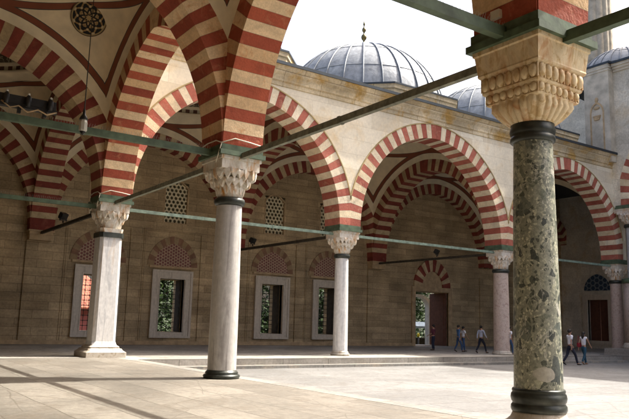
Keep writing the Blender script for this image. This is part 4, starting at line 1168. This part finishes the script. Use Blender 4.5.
mb = MB(); mb.add([(-4.5, -.6, 2.5), (5.5, -.6, 2.5), (5.5, 7.6, 2.5), (-4.5, 7.6, 2.5), (-2, 3.5, 5.6), (3, 3.5, 5.6), (-4.5, -.6, 2.62), (5.5, -.6, 2.62), (5.5, 7.6, 2.62), (-4.5, 7.6, 2.62)], [(0, 3, 2, 1), (6, 7, 5, 4), (7, 8, 5), (8, 9, 4, 5), (9, 6, 4), (0, 1, 7, 6), (1, 2, 8, 7), (2, 3, 9, 8), (3, 0, 6, 9)]); mb.build('roof', M['tiles'], house)
for x in (-2.6, .2, 3.2):
    mb = MB(); mb.box(x - .55, x + .55, -.06, .03, .9, 2.1); w2 = mb.build('window', M['darkglass'], house)
    mb = MB(); mb.box(x - .65, x + .65, -.1, .02, .82, .9); mb.box(x - .65, x - .55, -.1, .02, .9, 2.2); mb.box(x + .55, x + .65, -.1, .02, .9, 2.2); mb.box(x - .03, x + .03, -.09, .02, .9, 2.1); mb.build('frame', M['white_pl'], w2)
aw = thing('market_stall', 'small stall with pale blue awning glimpsed through the open doorway', 'stall', (36.5, 20.5, ZG - .05))
M['awning'] = m_plain('pale blue canvas', (.3, .38, .45), .8, var=.15); M['yellow'] = m_plain('yellow paint', (.6, .5, .03), .6, var=.1)
mb = MB(); mb.add([(-1.5, -.9, 1.9), (1.5, -.9, 1.9), (1.5, .9, 2.3), (-1.5, .9, 2.3), (-1.5, -.9, 1.7), (1.5, -.9, 1.7), (-1.5, .9, 2.24), (1.5, .9, 2.24)], [(0, 1, 2, 3), (4, 5, 1, 0), (6, 7, 5, 4)][:2] + [(3, 2, 7, 6)]); mb.build('awning', M['awning'], aw)
for x, y in ((-1.45, -.85), (1.45, -.85), (-1.45, .85), (1.45, .85)):
    mb = MB(); mb.tube([(x, y, 0), (x, y, 1.9 if y < 0 else 2.25)], .03); mb.build('post', M['black'], aw)
mb = MB(); mb.box(-1.3, 1.3, -.5, .5, .75, .82); mb.box(-1.2, 1.2, -.4, .4, 0, .75); mb.build('counter', M['timber'], aw)
bo0 = None
for k, (x, y) in enumerate(((33.6, 18.2), (34.5, 18.4))):
    if bo0 is None:
        b = thing('bollard', 'left one of two dark bollards with yellow tops outside the open doorway', 'bollard', (x, y, ZG - .05), 0, 'bollards outside the doorway')
        mb = MB(); mb.lathe([(.12, 0), (.12, .06), (.07, .1), (.06, .95)], 12); mb.build('post', M['black'], b)
        mb = MB(); mb.lathe([(.1, .95), (.12, 1.0), (.12, 1.2), (.06, 1.28)], 12); mb.build('top', M['yellow'], b); bo0 = b
    else:
        b = copy_tree(bo0); b.location = (x, y, ZG - .05); b['label'] = 'right one of two dark bollards with yellow tops outside the open doorway'

# ------------------------------------------------------------------ PEOPLE
def cloth(name, col, rough=.85): 
    return m_plain(name, col, rough, var=.18, sc=9, bump=.15, bsc=14)
CL = dict(skin=m_plain('skin', (.36, .20, .13), .55, var=.08, sc=8, bump=0), hair=cloth('dark hair', (.015, .011, .009), .6), white=cloth('white cloth', (.68, .69, .74)), blue=cloth('blue denim', (.035, .075, .16)),
          maroon=cloth('maroon cloth', (.09, .018, .03)), navy=cloth('navy trousers', (.015, .018, .035)), shirtblue=cloth('blue shirt', (.05, .12, .26)), pale=cloth('pale blue shirt', (.42, .46, .58)),
          teal=cloth('teal jeans', (.02, .07, .11)), shoe=cloth('dark shoes', (.02, .018, .016)), tan=cloth('tan shoes', (.2, .11, .06)), red=cloth('red bag', (.28, .02, .03)), grey=cloth('grey cloth', (.14, .14, .15)), pink=cloth('pink cloth', (.5, .16, .24)), printb=cloth('blue print', (.08, .16, .5)))
def skin_mesh(name, verts, edges, radii, mats, parent, root=0, sub=1):
    me = bpy.data.meshes.new(name + '_src'); me.from_pydata(verts, edges, [])
    o = bpy.data.objects.new(name + '_src', me); COL.objects.link(o)
    md = o.modifiers.new('s', 'SKIN'); md.use_smooth_shade = True; md.branch_smoothing = .5
    for i, r_ in enumerate(radii):
        me.skin_vertices[0].data[i].radius = r_ if isinstance(r_, tuple) else (r_, r_)
        me.skin_vertices[0].data[i].use_root = (i == root)
    if sub: sd = o.modifiers.new('d', 'SUBSURF'); sd.levels = sub; sd.render_levels = sub
    dg = bpy.context.evaluated_depsgraph_get(); dg.update()
    m2 = bpy.data.meshes.new_from_object(o.evaluated_get(dg)); m2.name = name
    m2.materials.clear()
    for m in mats: m2.materials.append(m)
    bpy.data.objects.remove(o); bpy.data.meshes.remove(me)
    r = bpy.data.objects.new(name, m2); COL.objects.link(r)
    if parent: r.parent = parent
    return r
def person(loc, face, label, shirt, legs, shoes='shoe', h=1.76, stride=.0, arms=(.1, -.1), bend=(.3, .3), long_hair=False, female=False, sleeves=.5, bag=None, lead=1, extra=None):
    """face: heading angle (0 = towards +Y). stride: half step in metres."""
    k = h / 1.76
    p = thing('person', label, 'person', loc, face)
    V = lambda x, y, z: Vector((x * k, y * k, z * k))
    hipz = .93 - abs(stride) * .10
    sw = .165 if female else .195
    hip = {s: V(.085 * s, 0, hipz) for s in (-1, 1)}
    foot, knee, ankle, toe = {}, {}, {}, {}
    for s in (-1, 1):
        st = stride * (1 if s == lead else -1)
        if st >= 0: ankle[s] = V(.085 * s, st, .085); knee[s] = V(.088 * s, st * .55 + .05, .49); toe[s] = V(.1 * s, st + .15, .045)
        else: ankle[s] = V(.085 * s, st, .15); knee[s] = V(.088 * s, st * .38 + .03, .49); toe[s] = V(.1 * s, st + .13, .04)
        if abs(stride) < .02: ankle[s] = V(.095 * s, 0, .085); toe[s] = V(.12 * s, .15, .045)
    pel, wa, ch, nk, hd, ht = V(0, 0, hipz + .04), V(0, .0, 1.10), V(0, .01, 1.33), V(0, 0, 1.49), V(0, .025, 1.585), V(0, .02, 1.69)
    sh = {s: V(sw * s, 0, 1.425) for s in (-1, 1)}
    el, wr, hn = {}, {}, {}
    for i, s in enumerate((-1, 1)):
        a = arms[i]; b = bend[i]
        e_ = sh[s] + V(.045 * s, sin(a) * .29, -cos(a) * .29); w_ = e_ + V(.01 * s, sin(a + b) * .25, -cos(a + b) * .25)
        el[s] = e_; wr[s] = w_; hn[s] = w_ + V(0, sin(a + b + .1) * .08, -cos(a + b + .1) * .08)
    # continuous body
    v = [pel, wa, ch, nk, hd, ht]; e = [(0, 1), (1, 2), (2, 3), (3, 4), (4, 5)]; r = [(.12, .09), (.11, .08), (.13, .09), (.052, .055), (.074, .088), (.06, .07)]
    for s in (-1, 1):
        b = len(v); v += [hip[s], knee[s], ankle[s], toe[s]]; e += [(0, b), (b, b + 1), (b + 1, b + 2), (b + 2, b + 3)]; r += [.07, .045, .032, .028]
        b = len(v); v += [sh[s], el[s], wr[s], hn[s]]; e += [(2, b), (b, b + 1), (b + 1, b + 2), (b + 2, b + 3)]; r += [.045, .036, .024, (.03, .016)]
        # fingers and thumb
        dirv = (hn[s] - wr[s]).normalized()
        for q, (o_, L) in enumerate(((-.027, .062), (-.009, .075), (.009, .07), (.026, .055))):
            f0 = len(v); v += [hn[s] + V(0, o_, 0) + dirv * .03 * k, hn[s] + V(0, o_ * 1.1, 0) + dirv * (.03 + L) * k + V(-s * .012, 0, 0)]; e += [(b + 3, f0), (f0, f0 + 1)]; r += [.0095, .007]
        f0 = len(v); v += [wr[s] + dirv * .03 * k + V(0, .035, 0), wr[s] + dirv * .075 * k + V(0, .05, 0)]; e += [(b + 3, f0), (f0, f0 + 1)]; r += [.011, .009]
    nz = len(v); v.append(hd + V(0, .105, -.005)); e.append((4, nz)); r.append(.014)
    for s in (-1, 1): nz = len(v); v.append(hd + V(.085 * s, 0, 0)); e.append((4, nz)); r.append(.016)
    r = [tuple(x * k for x in q) if isinstance(q, tuple) else q * k for q in r]
    skin_mesh('body', v, e, r, [CL['skin']], p)
    # shirt
    v = [pel + V(0, 0, .0), wa, ch, V(0, 0, 1.44)]; e = [(0, 1), (1, 2), (2, 3)]; r = [(.155, .115), (.145 if not female else .125, .11), (.165, .12), (.085, .08)]
    for s in (-1, 1):
        b = len(v); v.append(sh[s]); e.append((2, b)); r.append(.07)
        q = sh[s].lerp(el[s], min(1, sleeves * 1.4)); v.append(q); e.append((b, b + 1)); r.append(.056)
        if sleeves > .8: v.append(wr[s]); e.append((b + 1, b + 2)); r.append(.042)
    r = [tuple(x * k for x in q) if isinstance(q, tuple) else q * k for q in r]
    skin_mesh('shirt', v, e, r, [CL[shirt]], p)
    # trousers
    v = [pel + V(0, 0, .06), pel + V(0, 0, -.02)]; e = [(0, 1)]; r = [(.145, .11), (.15, .12)]
    for s in (-1, 1):
        b = len(v); v += [hip[s] + V(0, 0, -.08), hip[s].lerp(knee[s], .5), knee[s], knee[s].lerp(ankle[s], .55), ankle[s] + V(0, 0, .0)]
        e += [(1, b), (b, b + 1), (b + 1, b + 2), (b + 2, b + 3), (b + 3, b + 4)]; r += [.095, .085, .066, .058, .052]
    r = [tuple(x * k for x in q) if isinstance(q, tuple) else q * k for q in r]
    skin_mesh('trousers', v, e, r, [CL[legs]], p)
    for s in (-1, 1):
        d = (toe[s] - ankle[s]); v = [ankle[s] + V(0, -.045, -.035), ankle[s] + V(0, .03, -.03), toe[s] + V(0, -.02, 0), toe[s] + V(0, .05, -.008)]
        skin_mesh('shoe', v, [(0, 1), (1, 2), (2, 3)], [(.04 * k, .035 * k), (.043 * k, .045 * k), (.042 * k, .032 * k), (.028 * k, .02 * k)], [CL[shoes]], p)
    m_ = MB(); m_.ellipsoid(tuple(hd + V(0, -.022, .045)), (.088 * k, .105 * k, .10 * k), 16, 10)
    if long_hair: m_.ellipsoid(tuple(hd + V(0, -.07, -.10)), (.085 * k, .06 * k, .19 * k), 14, 9)
    m_.build('hair', CL['hair'], p)
    # eyes and mouth
    m_ = MB()
    for s in (-1, 1): m_.ellipsoid(tuple(hd + V(.03 * s, .083, .012)), (.011 * k, .008 * k, .007 * k), 6, 5)
    m_.build('eyes', CL['hair'], p)
    m_ = MB(); m_.ellipsoid(tuple(hd + V(0, .082, -.045)), (.022 * k, .008 * k, .006 * k), 8, 5); m_.build('mouth', CL['maroon'], p)
    if extra == 'print':
        m_ = MB()
        for q in range(4): m_.box(-.09 * k + q * .02, .07 * k, .128 * k, .134 * k, (1.36 - q * .05) * k, (1.375 - q * .05) * k)
        m_.build('shirt_print', CL['printb'], p)
    if bag:
        b = thing('shoulder_bag', bag[1], 'bag', Vector(loc) + Matrix.Rotation(face, 3, 'Z') @ V(*bag[2]), face)
        m_ = MB(); m_.obox((0, 0, 0), (.055, 0, 0), (0, .14, 0), (0, 0, .11)); m_.ellipsoid((0, 0, -.09), (.06, .145, .05), 10, 6); m_.build('pouch', CL[bag[0]], b)
        m_ = MB(); m_.tube([(0, -.12, .1), (-.02, -.08, .35), (-.05, 0, .5), (-.02, .08, .35), (0, .12, .1)], .012, 5); m_.build('strap', CL[bag[0]], b)
    return p
CA = 0  # filled below
person((24.75, -4.1, ZG), -1.95, 'man in white t-shirt with blue print and dark trousers striding across the shaded courtyard', 'white', 'navy', h=1.99, stride=.34, arms=(.35, -.3), bend=(.3, .3), sleeves=.55, extra='print')
person((26.15, -4.0, ZG), -1.6, 'woman with long dark hair in white top and blue jeans walking in the shaded courtyard', 'white', 'teal', 'tan', h=1.88, stride=.26, arms=(-.3, .45), bend=(.15, .2), long_hair=True, female=True, sleeves=.25, bag=('red', 'red shoulder bag at the hip of the walking woman in jeans', (-.22, -.06, 1.02)), lead=-1)
person((23.1, 4.83, 0), .3, 'man in maroon shirt standing before the open wooden door', 'maroon', 'navy', h=1.68, arms=(.1, .15), bend=(.9, .8), sleeves=.7)
person((23.38, 2.93, 0), -2.0, 'man in blue shirt and blue jeans walking, left of the pinkish column', 'shirtblue', 'blue', h=1.7, stride=.22, arms=(.2, -.2), sleeves=1)
person((24.2, 3.3, 0), -1.9, 'person in pale shirt half hidden behind the man in the blue shirt', 'white', 'blue', h=1.62, stride=.15, arms=(-.2, .3), sleeves=.5, lead=-1)
person((23.85, 1.5, 0), -1.6, 'man in pale shirt and black trousers taking a long step beside the pinkish column', 'pale', 'navy', h=1.7, stride=.36, arms=(-.25, .35), bend=(.2, .3), sleeves=1)
person((24.25, -.34, 0), -1.8, 'person in white top and jeans partly hidden behind the mottled green column', 'white', 'blue', h=1.68, stride=.2, sleeves=.5)

person((35.6, -3.95, .42), -2.2, 'person in pink top on the porch step at the right edge of the photo', 'pink', 'grey', h=1.66, stride=.1, sleeves=.4, female=True)

# ------------------------------------------------------------------ CAMERA
cx, cy_, cz, yaw, pitch, roll, foc = -9.15372, -28.18414, 1.6, .602175, .160136, .027643, 695.833
cam = bpy.data.cameras.new('camera'); co = bpy.data.objects.new('camera', cam); COL.objects.link(co); scene.camera = co
F = Vector((sin(yaw) * cos(pitch), cos(yaw) * cos(pitch), sin(pitch))); Rr = Vector((cos(yaw), -sin(yaw), 0)); U = Rr.cross(F)
R2 = Rr * cos(roll) + U * sin(roll); U2 = -Rr * sin(roll) + U * cos(roll)
m = Matrix((R2, U2, -F)).transposed().to_4x4(); m.translation = Vector((cx, cy_, cz)); co.matrix_world = m
cam.sensor_width = 36; cam.lens = 36 * foc / 629; cam.clip_start = .05; cam.clip_end = 3000

# ------------------------------------------------------------------ LIGHT
SEL = math.radians(53); SAZ = math.radians(9.5)     # elevation; angle of the sun from +X towards -Y
S = Vector((cos(SEL) * cos(SAZ), -cos(SEL) * sin(SAZ), sin(SEL)))
sl = bpy.data.lights.new('sun', 'SUN'); sl.energy = 3.6; sl.angle = math.radians(.53); sl.color = (1, .945, .86)
so = bpy.data.objects.new('sun', sl); COL.objects.link(so); so.rotation_euler = S.to_track_quat('Z', 'Y').to_euler(); so.location = (40, -20, 60)
w = bpy.data.worlds.new('World'); scene.world = w; w.use_nodes = True
nt = w.node_tree; bg = nt.nodes['Background']; sky = nt.nodes.new('ShaderNodeTexSky'); sky.sky_type = 'NISHITA'; sky.sun_disc = False
sky.sun_elevation = SEL; sky.sun_rotation = PI / 2 + SAZ; sky.dust_density = 9; sky.air_density = .8; sky.ozone_density = .6
nt.links.new(sky.outputs[0], bg.inputs[0]); bg.inputs[1].default_value = .15
scene.view_settings.view_transform = 'Standard'; scene.view_settings.look = 'None'; scene.view_settings.gamma = 1; scene.view_settings.use_curve_mapping = False
scene.view_settings.exposure = 1.5
scene.cycles.max_bounces = 10; scene.cycles.diffuse_bounces = 6
